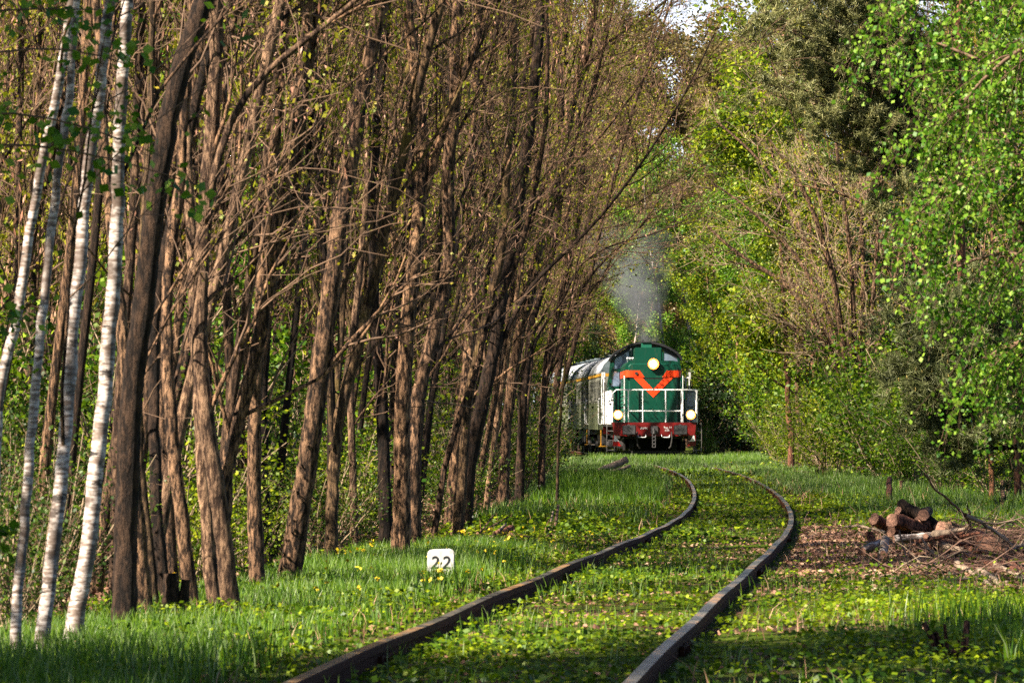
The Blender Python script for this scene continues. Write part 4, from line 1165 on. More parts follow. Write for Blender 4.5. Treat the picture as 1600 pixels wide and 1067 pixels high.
def branch(pts, D, w0, w1, mt, label, group='dead branches on the brush pile', name='dead_branch', ntw=0, dspread=.5, cat='branch', lift=True):
    """curved dead branch through photo points"""
    D = AD(D)
    dd = np.linspace(-dspread, dspread, len(pts)) * rng.choice([-1, 1])
    W = np.array([pxg(x, y, D + e) for (x, y), e in zip(pts, dd)])
    if lift: W[:, 2] = np.maximum(W[:, 2], gz(W[:, 0], W[:, 1]) + .008)
    O = W[0].copy(); q = QM(); P = resample(W - O, 16); P[1:-1] += rng.normal(0, .006, (14, 3))
    R = np.linspace(w0, w1, 16) * D / F / 2
    tubes(P[None], R[None], 8, q, 0, rough=.06)
    if ntw:
        st, d, l, r = spawn(P[None], R[None], ntw, .2, 1, .7, .2, .7, .5)
        P2 = grow(st, d, l, 5, .2, up=.02); tubes(P2, np.maximum(r, .0025)[:, None] * np.linspace(1, .5, 5)[None], 4, q, 0)
    o = link(name, q.mesh(name, [M[mt]])); o.location = O
    return tag(o, label, cat, group)
for pts, w0, w1, m_, n_, lab in [
    ([(560, 775), (800, 735), (1100, 695)], 5, 3, 'dead', 4, 'pale branch lying level across the middle of the litter'),
    ([(150, 845), (450, 885), (800, 895), (1110, 882)], 5, 4, 'dead', 6, 'long grey branch along the front of the brush pile'),
    ([(1040, 670), (1250, 770), (1494, 885)], 7, 5, 'dead', 5, 'pale pole running down to the right edge'),
    ([(1000, 340), (1180, 430), (1370, 560), (1420, 660)], 7, 4, 'dead', 8, 'pale arched branch over the thickest log'),
    ([(0, 440), (120, 432), (230, 455), (335, 490)], 4, 4, 'dead', 0, 'thin whitish curved stick left of the pile'),
    ([(1380, 625), (1440, 605), (1494, 590)], 6, 5, 'dead', 2, 'short pale stick right of the thickest log'),
    ([(490, 835), (640, 790), (810, 740)], 3, 2, 'dead', 3, 'small pale stick in the litter below the birch billet'),
    ([(450, 470), (480, 650), (600, 790), (840, 895)], 3, 2, 'twig', 4, 'dark bowed twig falling from the cut-ended log'),
    ([(640, 540), (740, 660), (790, 760), (830, 890)], 3, 2, 'twig_pale', 3, 'thin bent twig under the birch billet'),
    ([(1500, 860), (1300, 780), (1000, 800), (700, 930)], 4, 3, 'twig', 7, 'brown spreading branch in front of the pile'),
    ([(1020, 270), (1050, 380), (1010, 500)], 3, 2, 'dead', 2, 'upright forked twig behind the longest log'),
    ([(1190, 940), (1260, 840), (1330, 720), (1350, 620)], 3, 2, 'twig', 5, 'dark twig rising in front of the thickest log'),
    ([(60, 960), (140, 840), (80, 780)], 3, 2, 'twig', 2, 'small dark twig at the left end of the litter'),
    ([(870, 700), (1000, 800), (1150, 850)], 3, 2, 'dead', 3, 'pale curling twig below the longest log'),
    ([(1080, 900), (1180, 990), (1240, 1050)], 3, 2, 'twig', 2, 'dark twig above the tussock grass'),
    ([(1310, 900), (1400, 950), (1494, 960)], 4, 3, 'dead', 2, 'pale stick in the litter near the right edge'),
    ([(1494, 640), (1400, 690), (1380, 800)], 5, 3, 'twig', 5, 'brown branch at the right end of the pile')]:
    branch([zp(*p) for p in pts], 45.5, w0, w1, m_, lab, ntw=n_)
branch([zp(660, 0), zp(780, 165), zp(930, 260), zp(1010, 370), zp(1075, 490)], 47.5, 3, 5, 'twig', 'tall dark curved branch rising from the pile into the grass', ntw=4, lift=False)
branch([(1300, 797), (1325, 791), (1352, 793)], 73, 3, 2, 'dead', 'thin pale stick lying in the grass left of the brush pile', group='fallen sticks in the grass')
def brushwood():
    q = QM(); n = 520
    y = rng.uniform(35, 50, n); x = cx(y) + rng.uniform(1.9, 4.4, n)
    a = rng.uniform(0, 2 * PI, n); d = np.stack([np.cos(a), np.sin(a), rng.normal(.08, .15, n)], 1)
    P = grow(np.stack([x, y, gz(x, y) + .03 + rng.random(n) * .30 * np.exp(-((x - 5.0) / 1.2) ** 2 - ((y - 43.5) / 3) ** 2)], 1), d, rng.uniform(.2, 1.0, n), 6, .15)
    P[:, :, 2] = np.maximum(P[:, :, 2], gz(P[:, :, 0], P[:, :, 1]) + .008)
    tubes(P, rng.uniform(.003, .007, n)[:, None] * np.linspace(1, .4, 6)[None], 4, q, 0)
    tag(link('brushwood', q.mesh('brushwood', [M['brush']])), kind='stuff')
brushwood()
# heap of broken branches at the left
def zl(x, y): return (620 + x * .1625, 780 + y * .1625)
for a, b, r, m_, lab in [((720, 465), (1050, 405), .014, 'dead', 'pale stick lying level in front of the left brush heap'),
    ((820, 330), (1170, 430), .011, 'dead', 'pale stick slanting down to the right on the left brush heap'),
    ((730, 420), (930, 150), .013, 'bark_pale', 'stick leaning up to the right against the left brush heap'),
    ((850, 290), (1070, 170), .010, 'bark_pale', 'thin pale stick pointing up right from the left brush heap'),
    ((980, 300), (1050, 230), .014, 'dead', 'short pale stub on top of the left brush heap'),
    ((960, 340), (1110, 270), .045, 'rot', 'reddish rotten chunk in the left brush heap'),
    ((1090, 360), (1270, 390), .05, 'rot', 'dark rotten log end at the right of the left brush heap'),
    ((1270, 430), (1340, 380), .016, 'rot', 'small brown stub right of the left brush heap'),
    ((1130, 440), (1330, 510), .012, 'dead', 'low stick trailing to the right of the left brush heap')]:
    log('stick', zl(*a), zl(*b), r, M[m_], lab, 'stick', 'sticks of the left brush heap', 0, .4, D=52, r2=r * .7, seg=10)
for a, b, D, r, m_, nm, lab, c in [
    ((866, 836), (872, 790), 57, .022, 'bark_pale', 'stake', 'pale broken stem standing upright beside the left brush heap', 'stake'),
    ((856, 836), (864, 800), 57, .016, 'dead', 'stake', 'bleached leaning stem left of the pale broken one', 'stake'),
    ((954, 768), (955, 746), 93, .07, 'rot', 'stump', 'small brown post stump left of the inner rail', 'stump'),
    ((899, 752), (900, 738), 106, .09, 'rot', 'stump', 'little brown stump in the grass below the carriages', 'stump'),
    ((934, 738), (979, 718), 116, .10, 'dead', 'log', 'pale log lying in the grass in front of the engine', 'log'),
    ((936, 745), (984, 728), 114, .05, 'dead', 'log', 'thin pale pole next to the log in front of the engine', 'log'),
    ((958, 752), (990, 747), 106, .06, 'rot', 'log', 'low brown log beside the inner rail', 'log'),
    ((1389, 790), (1390, 748), 76, .055, 'rot', 'stump', 'dark wooden post stump behind the brush pile', 'stump'),
    ((1407, 775), (1408, 750), 82, .03, 'bark_pale', 'stump', 'thin pale post behind the brush pile', 'stump'),
    ((1277, 752), (1276, 733), 105, .05, 'bark_dark', 'stump', 'small dark stump left of the grey stone post', 'stump'),
    ((1287, 750), (1286, 730), 105, .035, 'bark_pale', 'stump', 'small pale stump left of the grey stone post', 'stump'),
    ((1567, 800), (1566, 752), 70, .04, 'bark_pale', 'stump', 'broken pinkish stem near the right edge behind the pile', 'stump'),
    ((1190, 722), (1190, 712), 160, .10, 'bark_dark', 'stump', 'dark stump at the edge of the shaded hollow', 'stump')]:
    log(nm, a, b, r, M[m_], lab, c, None, 0, .6 if c == 'log' else 0, D=D, r2=r * .85, seg=12)
def stone_post():
    D = 110; X = (1356 - 800) / F * D; g = float(gz(X, D))
    bm = bmesh.new(); bmesh.ops.create_cube(bm, size=1)
    for v in bm.verts: v.co = Vector((v.co.x * (.24 if v.co.z > 0 else .28), v.co.y * .2, (v.co.z + .5) * .42))
    bmesh.ops.bevel(bm, geom=bm.edges[:], offset=.05, segments=3, affect='EDGES')
    o = bmobj('stone_post', bm, [plain('concrete', (0.42, 0.40, 0.40), .9, 0, .3, 8)]); o.location = (X, D, g - .03); o.rotation_euler = (0, .06, .3)
    tag(o, 'small grey stone post at the edge of the right-hand shrubs', 'marker post')
stone_post()
def prong_stump():
    D = AD(26.5); O = np.array(px(1482, 1030, D)); O[2] = float(gz(O[0], O[1])); q = QM()
    for pts, w0, w1 in [([(1470, 1040), (1458, 1000), (1443, 972)], 12, 8), ([(1478, 1040), (1470, 1010), (1461, 988)], 13, 7), ([(1482, 1040), (1478, 1000), (1475, 975)], 8, 5),
                        ([(1502, 1040), (1508, 1000), (1510, 970)], 15, 9), ([(1494, 1040), (1492, 1015), (1497, 1000)], 9, 5), ([(1500, 1040), (1494, 1012), (1484, 1020)], 8, 6), ([(1468, 1045), (1490, 1035), (1512, 1042)], 22, 20)]:
        W = np.array([np.array(px(x, y, D + rng.uniform(-.06, .06))) for x, y in pts]) - O
        P = resample(W, 9); tubes(P[None], (np.linspace(w0, w1, 9) * D / F / 2)[None], 10, q, 0, rough=.12)
        q.add([P[-1] + [dx * w1 * D / F / 2, dy * w1 * D / F / 2, .002] for dx, dy in ((-1, -1), (1, -1), (1, 1), (-1, 1))], [[0, 1, 2, 3]], 1)
    o = link('stump', q.mesh('stump', [M['rot'], M['dead']])); o.location = O
    tag(o, 'pronged rotten stump with a bleached tip in the dark grass, lower right', 'stump')
prong_stump()
def dark_stump():
    D = AD(31.2); o_ = px(272, 975, D); g = float(gz(o_.x, D)); q = QM()
    for pts, w0, w1 in [([(268, 985), (270, 940), (266, 895)], 34, 22), ([(284, 985), (288, 940), (290, 905)], 26, 12), ([(260, 985), (256, 950), (262, 930)], 20, 12)]:
        W = np.array([np.array(px(x, y, D)) for x, y in pts]) - np.array((o_.x, D, g)); tubes(resample(W, 9)[None], (np.linspace(w0, w1, 9) * D / F / 2)[None], 12, q, 0, rough=.1)
    o = link('stump', q.mesh('stump', [M['bark_dark']])); o.location = (o_.x, D, g)
    tag(o, 'black knotted stump between the trunks at the left', 'stump')
dark_stump()

# ------------------------------------------------------------------ train
def paint(name, c, rough=.35, dirt=.35):
    m, nt, b = mat(name)
    v = coords(nt); n = noise(nt, v, 2.5, 6, .7); n2 = noise(nt, coords(nt, (3, 3, .6)), 3, 4)
    d = tuple(x * .45 + .012 for x in c)
    c1 = mix(nt, ramp(nt, n, [(.45, (0, 0, 0)), (.75, (dirt,) * 3)]), c, d)
    c1 = mix(nt, ramp(nt, n2, [(.55, (0, 0, 0)), (.75, (dirt * .7,) * 3)]), c1, (.10, .08, .06))
    nt.links.new(c1, b.inputs['Base Color']); b.inputs['Roughness'].default_value = rough
    return m
M['green'] = paint('engine_green', (0.003, 0.055, 0.033), .28)
M['green2'] = paint('engine_green_light', (0.012, 0.12, 0.075), .35)
M['orange'] = paint('signal_orange', (0.85, 0.055, 0.008), .35, .15)
M['red'] = paint('buffer_beam_red', (0.15, 0.005, 0.005), .4)
M['red2'] = paint('bright_red', (0.62, 0.01, 0.008), .4, .15)
M['white'] = paint('white_rail_paint', (0.80, 0.79, 0.78), .5, .2)
M['steel'] = plain('dark_steel', (0.09, 0.085, 0.09), .5, .4)
M['steel2'] = plain('grey_steel', (0.22, 0.20, 0.20), .5, .5)
M['under'] = plain('underframe', (0.018, 0.015, 0.014), .7)
M['roofblk'] = plain('cab_roof', (0.03, 0.03, 0.035), .5)
M['olive'] = paint('coach_olive', (0.12, 0.135, 0.075), .45)
M['beige'] = paint('coach_grey', (0.24, 0.24, 0.20), .45)
M['yellow'] = paint('coach_yellow', (0.60, 0.30, 0.03), .45)
M['silver'] = plain('coach_roof', (0.62, 0.64, 0.70), .45, .1)
M['silver_dk'] = plain('coach_roof_end', (0.13, 0.17, 0.19), .5)
def glass():
    m, nt, b = mat('window_glass')
    b.inputs['Base Color'].default_value = (.30, .38, .50, 1); b.inputs['Roughness'].default_value = .12; b.inputs['Metallic'].default_value = 0  # pale blue base stands in for sky reflected in the panes
    tr = nt.nodes.new('ShaderNodeBsdfTransparent'); tr.inputs[0].default_value = (.75, .85, .95, 1)
    ms = nt.nodes.new('ShaderNodeMixShader'); ms.inputs[0].default_value = .5
    nt.links.new(b.outputs[0], ms.inputs[1]); nt.links.new(tr.outputs[0], ms.inputs[2]); nt.links.new(ms.outputs[0], nt.nodes['Material Output'].inputs[0])
    return m
M['glass'] = glass()
M['glass_dk'] = plain('dark_window', (.02, .022, .025), .12)
def lampm(name, c, s):
    m, nt, b = mat(name); b.inputs['Base Color'].default_value = (*c, 1); b.inputs['Emission Color'].default_value = (*c, 1); b.inputs['Emission Strength'].default_value = s
    return m
M['lamp'] = lampm('lit_lamp', (1.0, .86, .66), 25)
M['lamp_glow'] = lampm('reflector_glow', (1.0, .20, .03), 1.5)  # orange emission stands in for the warm glow round each lens
M['cloth'] = plain('blue_overalls', (.10, .11, .17), .8)
M['skin'] = plain('skin', (.45, .24, .17), .6)
M['hair'] = plain('dark_hair', (.02, .015, .012), .7)

def prism(bm, prof, y0, y1, mi=0, mis=None):
    """profile (x,z) swept from y0 to y1, closed"""
    n = len(prof)
    a = [bm.verts.new((x, y0, z)) for x, z in prof]; b = [bm.verts.new((x, y1, z)) for x, z in prof]
    f = bm.faces.new(a); f.material_index = mi; f = bm.faces.new(b[::-1]); f.material_index = mi
    for i in range(n):
        f = bm.faces.new((a[(i+1) % n], a[i], b[i], b[(i+1) % n])); f.material_index = mi if mis is None else mis[i]
def rod(bm, pts, r, seg=6):
    for a, b in zip(pts[:-1], pts[1:]): cyl(bm, a, b, r, seg)

def wheelset(parent, ys, name='wheel', r=.45):
    for y in ys:
        for s in (-1, 1):
            bm = bmesh.new(); cyl(bm, (s * .69, y, r), (s * .82, y, r), r, 28); cyl(bm, (s * .66, y, r), (s * .69, y, r), r + .03, 28); cyl(bm, (s * .82, y, r), (s * .9, y, r), .12, 12)
            bmobj(name, bm, [M['under']], parent)

def engine():
    D0 = 152.4; yaw = 0.0
    root = empty('diesel_locomotive', (4.84, D0, .10), .004)
    def add(name, bm, mats, par=root, smooth=False): return bmobj(name, bm, mats, par, smooth)
    L = 13.0
    # frame deck and buffer beam
    bm = bmesh.new()
    prism(bm, [(-1.45, 1.16), (1.45, 1.16), (1.45, 1.31), (-1.45, 1.31)], .06, L)
    prism(bm, [(-1.15, .75), (1.15, .75), (1.15, 1.155), (-1.15, 1.155)], .3, L - .1)
    add('underframe', bm, [M['under']])
    bm = bmesh.new(); prism(bm, [(-1.38, .88), (-1.0, .84), (1.0, .84), (1.38, .88), (1.43, 1.30), (-1.43, 1.30)], 0, .055)
    beam = add('buffer_beam', bm, [M['red']])
    # side corner plates (red) with white mark
    for s in (-1, 1):
        bm = bmesh.new(); prism(bm, [(s*1.41, .50), (s*1.41, .88), (s*1.36, .88), (s*1.12, .50)][::s], .0, .05)
        pl = add('corner_plate', bm, [M['red2' if s < 0 else 'red']])
        bm = bmesh.new(); prism(bm, [(s*1.39, .66), (s*1.36, .86), (s*1.33, .86), (s*1.20, .66)][::s], -.006, -.003); add('white_mark', bm, [M['white']], pl)
        bm = bmesh.new()   # steps under the corner
        for z in (.35, .68, 1.0): prism(bm, [(s*1.62, z), (s*1.35, z), (s*1.35, z+.03), (s*1.62, z+.03)][::s], .12, .42)
        prism(bm, [(s*1.62, .3), (s*1.60, .3), (s*1.60, 1.3), (s*1.62, 1.3)][::s], .10, .12); prism(bm, [(s*1.62, .3), (s*1.60, .3), (s*1.60, 1.3), (s*1.62, 1.3)][::s], .42, .44)
        prism(bm, [(s*1.36, .32), (s*1.34, .32), (s*1.34, 1.15), (s*1.36, 1.15)][::s], .12, .42)
        add('step', bm, [M['steel2']])
        # buffer
        bm = bmesh.new(); cyl(bm, (s*.875, -.02, 1.05), (s*.875, -.42, 1.05), .12, 16); cyl(bm, (s*.875, -.3, 1.05), (s*.875, -.56, 1.05), .08, 14)
        cyl(bm, (s*.875, .0, 1.05), (s*.875, -.03, 1.05), .19, 8)
        bf = add('buffer', bm, [M['steel2']])
        bm = bmesh.new(); bmesh.ops.create_cube(bm, size=1)
        for v in bm.verts: v.co = Vector((s*.875 + v.co.x*.46, -.58 + v.co.y*.05, 1.05 + v.co.z*.33))
        bmesh.ops.bevel(bm, geom=bm.edges[:], offset=.025, segments=2, affect='EDGES')
        add('buffer_head', bm, [M['steel']], bf)
        # front lamp
        bm = bmesh.new(); cyl(bm, (s*1.24, .12, 1.56), (s*1.24, -.10, 1.56), .175, 24); cyl(bm, (s*1.24, .14, 1.3), (s*1.24, .06, 1.45), .04, 8)
        hl = add('headlight', bm, [M['steel']])
        bm = bmesh.new(); cyl(bm, (s*1.24, -.101, 1.56), (s*1.24, -.106, 1.56), .155, 24); add('reflector', bm, [M['lamp_glow']], hl)
        bm = bmesh.new(); bmesh.ops.create_uvsphere(bm, u_segments=20, v_segments=12, radius=.095, matrix=Matrix.Translation((s*1.24, -.11, 1.57))); add('lamp_lens', bm, [M['lamp']], hl, True)
    # coupling
    bm = bmesh.new(); prism(bm, [(-.12, .92), (.12, .92), (.12, 1.18), (-.12, 1.18)], -.05, -.002); cyl(bm, (-.02, -.05, 1.05), (-.02, -.30, 1.05), .05, 10)
    cyl(bm, (-.02, -.30, 1.10), (-.02, -.30, .92), .045, 10); add('coupling_hook', bm, [M['steel']])
    bm = bmesh.new()
    for k in range(4): rod(bm, [(-.07, -.3, .92 - k*.12), (.03, -.3, .92 - k*.12), (.03, -.3, .82 - k*.12), (-.07, -.3, .82 - k*.12), (-.07, -.3, .92 - k*.12)], .018)
    add('screw_link', bm, [M['steel']])
    for s in (-1, 1):
        bm = bmesh.new(); x = s*.40 - .02; rod(bm, [(x-.14, -.03, .88), (x-.12, -.10, .80), (x+.12, -.10, .80), (x+.14, -.03, .88)], .015); add('hand_hold', bm, [M['white']])
        bm = bmesh.new(); rod(bm, [(s*.58, -.06, .98), (s*.60, -.12, .75), (s*.56, -.12, .50), (s*.50, -.10, .42)], .028, 8); add('brake_hose', bm, [M['under']])
    # beam lettering
    for txt, x, z in (('00796', -.48, 1.07), ('Reg 11', .32, 1.10), ('029', .36, 1.0)):
        cu = bpy.data.curves.new('lettering', 'FONT'); cu.body = txt; cu.size = .10; cu.extrude = .0015; cu.materials.append(M['white'])
        t = text_mesh('lettering', cu, beam); t.rotation_euler = (PI/2, 0, 0); t.location = (x, -.004, z)
    # bogies, wheels
    for y in (3.1, 9.9):
        bm = bmesh.new()
        for s in (-1, 1):
            prism(bm, [(s*1.02, .35), (s*.95, .35), (s*.95, .75), (s*1.02, .75)][::s], y - 1.7, y + 1.7)
            for dy in (-1.2, 1.2): cyl(bm, (s*.9, y + dy, .5), (s*1.14, y + dy, .5), .17, 12)
        prism(bm, [(-.95, .3), (.95, .3), (.95, .74), (-.95, .74)], y - .5, y + .5)
        bg_ = add('bogie', bm, [M['under']]); wheelset(bg_, (y - 1.2, y + 1.2))
    bm = bmesh.new(); prism(bm, [(-1.1, .22), (1.1, .22), (1.0, .34), (-1.0, .34)], .5, .56); add('guard_plate', bm, [M['under']])
    # hood with rounded brow
    y0 = .95; yh = 7.2; hw = .94
    bm = bmesh.new(); prism(bm, [(-hw, 1.315), (hw, 1.315), (hw, 2.83), (-hw, 2.83)], y0, yh)
    bmesh.ops.bevel(bm, geom=[e for e in bm.edges if abs(e.verts[0].co.x - e.verts[1].co.x) < .01 and abs(e.verts[0].co.y - y0) < .01 and abs(e.verts[1].co.y - y0) < .01], offset=.14, segments=5, affect='EDGES')
    hood = add('hood', bm, [M['green']])
    bm = bmesh.new(); z = [2.833, 3.22, 3.32, 3.375, 3.40]
    prism(bm, [(-hw-.01, 2.833), (hw+.01, 2.833), (hw+.01, 3.25), (hw-.10, 3.385), (hw-.25, 3.42), (-hw+.25, 3.42), (-hw+.10, 3.385), (-hw-.01, 3.25)], y0 - .015, yh)
    bmesh.ops.bevel(bm, geom=[e for e in bm.edges if abs(e.verts[0].co.y - y0 + .015) < .01 and abs(e.verts[1].co.y - y0 + .015) < .01 and e.verts[0].co.z > 2.9 or (abs(e.verts[0].co.x - e.verts[1].co.x) < .01 and abs(e.verts[0].co.y - e.verts[1].co.y) < .01 and e.verts[0].co.y < 2 and e.verts[1].co.z + e.verts[0].co.z > 5.6)], offset=.13, segments=5, affect='EDGES')
    for f in bm.faces: f.smooth = False
    add('hood_brow', bm, [M['green']])
    # side louvre doors on the hood
    bm = bmesh.new()
    for k in range(6):
        for zz in range(7):
            ya = y0 + .5 + k * .95
            prism(bm, [(-hw-.02, 1.7+zz*.13), (-hw-.002, 1.7+zz*.13), (-hw-.002, 1.78+zz*.13)], ya, ya + .7)
            prism(bm, [(hw+.002, 1.78+zz*.13), (hw+.002, 1.7+zz*.13), (hw+.02, 1.7+zz*.13)], ya, ya + .7)
    add('louvre', bm, [M['green2']])
    # door seams on the hood front
    bm = bmesh.new()
    for x in (-.42, .42): prism(bm, [(x-.008, 1.38), (x+.008, 1.38), (x+.008, 2.78), (x-.008, 2.78)], y0 - .006, y0 - .001)
    prism(bm, [(-.78, 2.79), (.78, 2.79), (.78, 2.81), (-.78, 2.81)], y0 - .006, y0 - .001)
    add('door_seam', bm, [M['under']], hood)
    # orange band and chevron, 6 mm proud
    bm = bmesh.new(); f0, f1 = y0 - .030, y0 - .022
    def poly(ps): prism(bm, ps[::-1], f0, f1) if False else prism(bm, ps, f0, f1)
    zt, zb = 3.08, 2.85
    poly([(-.80, zb), (-.42, zb), (-.58 + .13, zt), (-.80, zt)]); poly([(.42, zb), (.80, zb), (.80, zt), (.45, zt)])
    g0, g1 = y0 - .014, y0 - .007
    prism(bm, [(0, 2.15), (.68, 2.828), (.37, 2.828), (0, 2.44), (-.37, 2.828), (-.68, 2.828)], g0, g1)
    poly([(-.70, zb), (-.30, zb), (-.47, zt), (-.70, zt)]); poly([(.30, zb), (.70, zb), (.70, zt), (.47, zt)])
    for s in (-1, 1): prism(bm, [(s*(hw+.022), zb), (s*(hw+.012), zb), (s*(hw+.012), zt), (s*(hw+.022), zt)][::s], y0 + .12, yh)
    # rounded corner strip
    for s in (-1, 1):
        pts = [(s*.80, f1), (s*.86, f1 + .015), (s*.92, f1 + .06), (s*.957, f1 + .12), (s*.96, y0 + .14)]
        for (xa, ya), (xb, yb) in zip(pts[:-1], pts[1:]):
            v = [bm.verts.new(p) for p in ((xa, ya - .006, zb), (xb, yb - .006, zb), (xb, yb - .006, zt), (xa, ya - .006, zt))]; bm.faces.new(v)
    add('orange_chevron', bm, [M['orange']], hood)
    # round blanked lamp hole at left of the band
    bm = bmesh.new(); cyl(bm, (-.58, f0 - .002, 2.98), (-.58, f0 - .03, 2.98), .055, 16); add('horn_hole', bm, [M['under']], hood)
    # top headlight
    bm = bmesh.new(); cyl(bm, (0, y0 + .1, 3.30), (0, y0 - .14, 3.30), .20, 28); hl = add('headlight', bm, [M['under']])
    bm = bmesh.new(); cyl(bm, (0, y0 - .141, 3.30), (0, y0 - .146, 3.30), .185, 28); add('reflector', bm, [M['lamp_glow']], hl)
    bm = bmesh.new(); bmesh.ops.create_uvsphere(bm, u_segments=20, v_segments=12, radius=.11, matrix=Matrix.Translation((0, y0 - .13, 3.30))); add('lamp_lens', bm, [M['lamp']], hl, True)
    # box on the hood and small intake on it
    bm = bmesh.new(); prism(bm, [(-.52, 3.425), (.42, 3.425), (.42, 3.92), (-.52, 3.92)], 4.2, 6.2)
    bmesh.ops.bevel(bm, geom=bm.edges[:], offset=.03, segments=2, affect='EDGES'); add('exhaust_housing', bm, [M['green']])
    bm = bmesh.new(); prism(bm, [(-.27, 3.925), (.07, 3.925), (.07, 4.10), (-.27, 4.10)], 4.6, 5.4); add('exhaust_stack', bm, [M['green2']])
    bm = bmesh.new(); prism(bm, [(-.29, 4.105), (.09, 4.105), (.09, 4.13), (-.29, 4.13)], 4.55, 5.45); cyl(bm, (-.25, 4.7, 4.13), (-.25, 4.7, 4.20), .04, 10); add('stack_lid', bm, [M['roofblk']])
    # horns
    bm = bmesh.new()
    for k in range(3): cyl(bm, (-.82 + k*.09, 2.6, 3.40), (-.84 + k*.09, 2.5, 3.53), .02, 8, .035)
    add('horn', bm, [M['white']])
    # cab: walls with openings made from panels
    ca, cb = 8.0, 10.6
    def hwz(z_): return 1.44 - (z_ - 1.3) * (.07 if z_ < 2.9 else .07) - max(0, z_ - 3.0) * .16
    bm = bmesh.new()
    for s in (-1, 1):
        prism(bm, [(s*hwz(1.32), 1.315), (s*.97, 1.315), (s*.97, 2.60), (s*hwz(2.6), 2.60)][::-s], ca, ca + .05)      # beside the hood, below the window
        prism(bm, [(s*hwz(2.6), 2.602), (s*(hwz(2.6)-.09), 2.602), (s*(hwz(3.7)-.07), 3.70), (s*hwz(3.7), 3.70)][::-s], ca, ca + .05)   # corner post
        prism(bm, [(s*(hwz(3.15)-.085), 3.12), (s*.62, 3.12), (s*.62, 3.22), (s*(hwz(3.22)-.085), 3.22)][::-s], ca, ca + .05)   # transom
        prism(bm, [(s*.62, 2.602), (s*.54, 2.602), (s*.54, 3.86), (s*.62, 3.86)][::-s], ca, ca + .05)
        for (a, b_, z0, z1) in ((ca + .052, cb, 1.315, 2.65), (ca + .052, ca + .35, 2.652, 3.70), (ca + 1.35, ca + 1.5, 2.652, 3.70), (cb - .3, cb, 2.652, 3.70)):
            prism(bm, [(s*hwz(z0), z0), (s*(hwz(z0)-.05), z0), (s*(hwz(z1)-.05), z1), (s*hwz(z1), z1)][::-s], a, b_)
        prism(bm, [(s*hwz(3.55), 3.55), (s*(hwz(3.55)-.048), 3.55), (s*(hwz(3.70)-.048), 3.70), (s*hwz(3.70), 3.70)][::-s], ca + .352, ca + 1.348)
    prism(bm, [(-.536, 2.84), (.536, 2.84), (.536, 4.03), (-.536, 4.03)][::-1], ca + .01, ca + .05)
    cabw = add('cab', bm, [M['green']])
    # rear wall in panels with two windows
    bm = bmesh.new(); prism(bm, [(-1.33, 1.315), (1.33, 1.315), (1.30, 2.9), (-1.30, 2.9)], cb - .05, cb - .001)
    for s in (-1, 1): prism(bm, [(s*1.29, 2.902), (s*1.18, 2.902), (s*1.14, 3.72), (s*1.21, 3.70)][::-s], cb - .05, cb - .001)
    prism(bm, [(-.45, 2.902), (.45, 2.902), (.45, 3.95), (-.45, 3.95)], cb - .05, cb - .001); add('rear_wall', bm, [M['green']])
    # roof arch
    arc = []
    for k in range(17):
        t = -1 + k / 8; arc.append((t * 1.30, 4.20 - .52 * abs(t) ** 2.1 - (.10 if abs(t) == 1 else 0)))
    inner = [(x * .965, z_ - .07) for x, z_ in arc]
    bm = bmesh.new(); prism(bm, arc + inner[::-1], ca - .18, cb + .15); add('cab_roof', bm, [M['roofblk']], smooth=False)
    bm = bmesh.new()
    up = [(x, z_) for x, z_ in inner]
    prism(bm, [(x * .97, z_ - .003) for x, z_ in up] + [(.62, 3.86), (.545, 3.95), (-.545, 3.95), (-.62, 3.86)], ca + .005, ca + .045); add('roof_front', bm, [M['roofblk']])
    for s in (-1, 1):
        bm = bmesh.new(); prism(bm, [(s*1.23, 3.225), (s*.62, 3.225), (s*.62, 3.86), (s*1.13, 3.66)][::-s], ca + .018, ca + .026); add('window', bm, [M['glass']])
        bm = bmesh.new(); prism(bm, [(s*1.24, 2.605), (s*.97, 2.605), (s*.97, 3.115), (s*1.22, 3.115)][::-s], ca + .018, ca + .026); add('window', bm, [M['glass']])
        bm = bmesh.new(); rod(bm, [(s*1.47, ca + .4, 2.75), (s*1.47, ca + .4, 3.1)], .02); prism(bm, [(s*1.60, 2.85), (s*1.50, 2.85), (s*1.50, 3.10), (s*1.60, 3.10)][::-s], ca + .2, ca + .22); add('mirror', bm, [M['white']])
    # railings
    bm = bmesh.new(); r = .022; zt = 2.41
    rod(bm, [(-1.42, .05, 1.31), (-1.40, .05, 2.30), (-1.30, .05, zt), (1.45, .05, zt), (1.45, .05, 1.31)], r, 8)
    for x in (-.88, -.39, .39, .93): rod(bm, [(x, .05, 1.31), (x, .05, zt)], r, 8)
    rod(bm, [(-.88, .05, 1.69), (.93, .05, 1.69)], r, 8)
    add('front_railing', bm, [M['white']])
    for s in (-1, 1):
        bm = bmesh.new(); x = s * 1.47
        rod(bm, [(x, .15, 2.38), (x, 7.6, 2.38)], .022); rod(bm, [(x, .15, 1.85), (x, 7.6, 1.85)], .018)
        for k in range(11): rod(bm, [(x, .15 + k*.745, 1.25), (x, .15 + k*.745, 2.38)], .024)
        rod(bm, [(x - s*.04, .14, 1.31), (x - s*.04, .14, 2.38)], .028)
        rod(bm, [(x, 10.8, 2.38), (x, 12.9, 2.38)], .022)
        for k in range(4): rod(bm, [(x, 10.8 + k*.7, 1.25), (x, 10.8 + k*.7, 2.38)], .024)
        rod(bm, [(x + s*.06, 7.7, 1.25), (x + s*.06, 7.7, 2.9), (x, 8.0, 2.9)], .026); rod(bm, [(x + s*.06, 10.7, 1.25), (x + s*.06, 10.7, 2.9), (x, 10.6, 2.9)], .026)
        rod(bm, [(s*1.0, .6, 1.31), (s*1.0, .6, 2.9)], .02)
        add('side_railing', bm, [M['white']])
